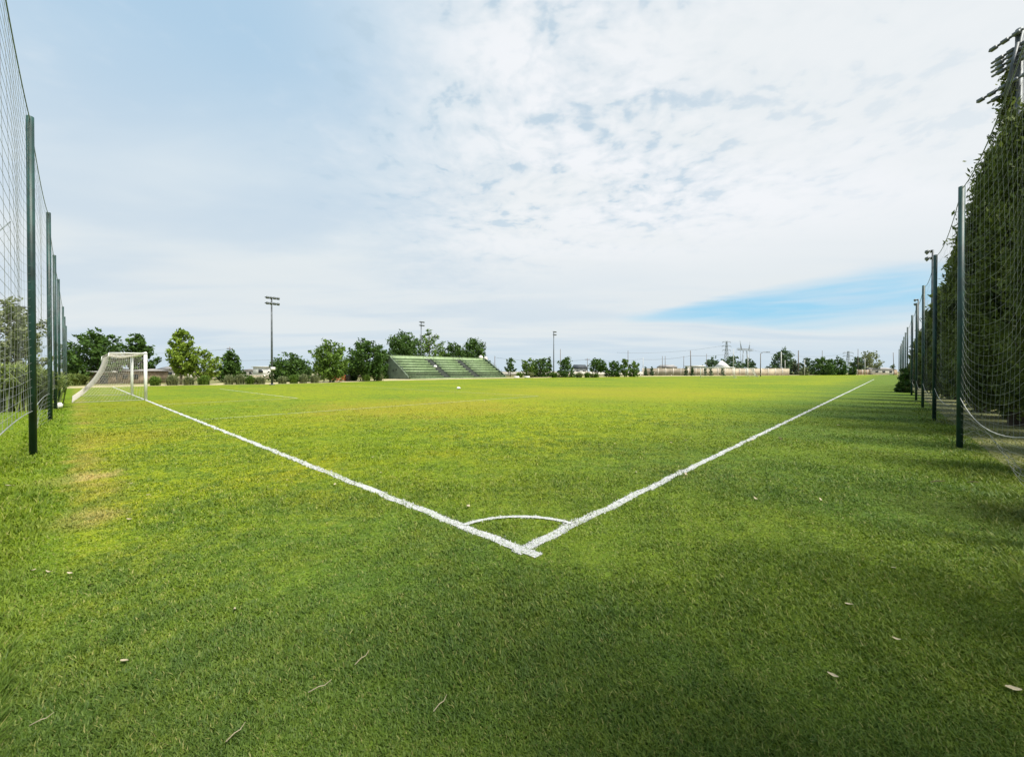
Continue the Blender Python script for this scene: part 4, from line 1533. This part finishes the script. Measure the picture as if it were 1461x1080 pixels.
def wire(p0, p1, sag, rad, label):
    p0, p1 = np.array(p0), np.array(p1)
    a = np.linspace(0, 1, 24)[:, None]
    pts = p0 + (p1 - p0) * a
    pts[:, 2] -= (sag * 4 * a * (1 - a))[:, 0]
    m = MB()
    m.tube(pts, rad, 4)
    o = m.build('power_line', 'wire')
    tag(o, label, 'power line', 'power lines on the skyline')


def P3(px, d_, py):
    x, y = at(px, d_)
    return (x, y, hz(py, d_))


wire(P3(917.5, 150, 513), P3(986, 150, 507.5), .5, .035, 'lower wire from the wall end pole to the tall leaning pole')
wire(P3(986, 150, 507.5), P3(1052, 290, 502), 1.0, .05, 'lower wire from the tall leaning pole to the portal pylon')
wire(P3(838, 150, 513), P3(917.5, 150, 512), .6, .03, 'wire between the short pole and the wall end pole')
wire(P3(706, 135, 510), P3(838, 150, 513), 1.0, .03, 'wire crossing the sky from stand end to the short pole')
wire(P3(880, 415, 503), P3(1033, 415, 493), 3, .07, 'high faint wire running left from the slim lattice pylon')
wire(P3(100, 130, 502), P3(328, 130, 498), 1.0, .025, 'upper wire over the left trees')
wire(P3(100, 130, 507), P3(400, 130, 513), 1.0, .025, 'lower wire over the left trees to the boxed mast')
wire(P3(1075, 300, 500), P3(1210, 395, 504), 4, .06, 'faint wire between the portal pylon and second lattice pylon')


# ------------------------------------------------------------------ litter on the grass
def scrap(px, py, sz, label, seed, group=None, m_='litter', asp=.45, rz=None, name='fallen_leaf', cat='leaf'):
    r = np.random.default_rng(seed)
    p = gp(px, py)
    sz *= .8
    n = 9
    vs, q = [], []
    curl = r.uniform(.1, .35)
    tw = r.uniform(-.4, .4)
    for i in range(n):
        f = i / (n - 1)
        x = (f - .5) * sz
        w_ = sz * asp * .5 * max(.06, math.sin(math.pi * min(1, f * .93 + .05)) ** .7) * r.uniform(.85, 1.1)
        zc = curl * sz * (2 * (f - .5)) ** 2 * .6
        for s in (-1, 0, 1):
            for lay in (0, 1):
                vs.append((x, s * w_, zc + abs(s) * w_ * .35 + tw * s * w_ * f - .0012 * lay))
    for i in range(n - 1):
        for k in range(2):
            a = i * 6 + k * 2
            q.append((a, a + 6, a + 8, a + 2))
            q.append((a + 3, a + 9, a + 7, a + 1))
    o = link_mesh(name, vs, [np.array(q)], m_)
    o.location = (p[0], p[1], .034)
    o.rotation_euler = (r.normal(0, .15), r.normal(0, .15), r.uniform(0, 6.28) if rz is None else rz)
    tag(o, label, cat, group)


for i, (a, b, s, lb_, kw) in enumerate((
    (1214, 871, .055, 'broad pale dry leaf in the shaded grass right of the corner', dict(asp=.6, rz=-.4)),
    (1282, 922, .045, 'pale curled leaf in shaded grass, between two bigger scraps', dict(rz=-.6)),
    (1191, 975, .055, 'narrow pale leaf in the dark foreground grass on the right', dict(asp=.3, rz=-.7)),
    (1450, 995, .075, 'large pale leaf at the bottom right picture edge', dict(asp=.4, rz=-.3)),
    (128, 842, .06, 'palest triangular leaf of the left foreground group', dict(asp=.6, rz=-.2)),
    (97, 825, .055, 'pale leaf just above the triangular leaf on the left', dict(asp=.4, rz=-.1)),
    (66, 823, .05, 'thin pale leaf, middle of the row on the left', dict(asp=.3, rz=0)),
    (44, 821, .055, 'pale leaf at the left end of the row on the left', dict(asp=.4)),
    (183, 746, .07, 'grey scrap alone on the grass below the goal', dict(asp=.35, rz=0)),
    (185, 694, .08, 'tan leaf on the bright grass below the goal', dict(asp=.4)),
    (12, 697, .10, 'pale leaf by the left picture edge near the nearest post', dict(asp=.5)),
    (333, 878, .05, 'small folded straw leaf in the left foreground', dict(asp=.3)),
    (174, 954, .045, 'small split leaf in the lower left grass', dict(asp=.6)),
    (668, 727, .07, 'torn pale leaf lying near the corner arc', dict(asp=.6)),
    (1277, 817, .05, 'thin pale leaf in the shaded right grass above the broad leaf', dict(asp=.3, rz=0)),
    (1079, 716, .08, 'white leaf right of the touch line', dict(asp=.4)),
    (1172, 717, .07, 'faint leaf on the bright streak of right grass', dict(asp=.35)),
    (1114, 628, .14, 'dark curled leaf right of the touch line', dict(asp=.4, m_='litter_dark')),
    (979, 680, .09, 'white leaf beside the right side of the touch line', dict(asp=.4)),
    (1074, 630, .12, 'pale leaf at the edge of the touch line', dict(asp=.4)))):
    scrap(a, b, s, lb_, 600 + i, **kw)
for i, (a, b, L_, rz, lb_) in enumerate(((334, 1063, .075, 1.05, 'straight pale straw standing in the bottom left grass'), (55, 1044, .07, .6, 'bleached twig in the lower left corner grass'),
                                  (516, 952, .09, 1.0, 'pale straw stalk in the middle foreground'), (455, 995, .10, .5, 'long grey straw in the middle foreground'), (628, 1020, .08, .9, 'bent straw at the bottom middle'),
                                  (1340, 691, .22, .05, 'brown twig on the grass below the nearest right post'), (1390, 692, .16, -.1, 'short brown stick at the foot of right netting'))):
    m = MB()
    r_ = .0022 if i < 5 else .006
    m.tube([(-L_ / 2, 0, .0), (-.05 * L_, L_ * .04, .008), (.2 * L_, -L_ * .03, .010), (L_ / 2, L_ * .05, .022 if i < 5 else .004)], [r_, r_, r_ * .8, r_ * .4], 6)
    o = m.build('twig', 'litter' if i < 5 else 'litter_dark')
    o.location = (*gp(a, b), .034)
    o.rotation_euler = (0, 0, rz)
    tag(o, lb_, 'twig')
rs = np.random.default_rng(99)
for i in range(28):
    if i < 19:
        a, b = rs.uniform(560, 1240), rs.uniform(565, 680)
    else:
        a, b = rs.uniform(20, 700), rs.uniform(610, 720)
    dd_ = F * CAMZ / (b - HOR)
    scrap(a, b, .030 + .0052 * dd_, 'tiny pale leaf fleck scattered on the bright mown grass', 800 + i, 'leaf flecks scattered on the pitch', asp=.5)
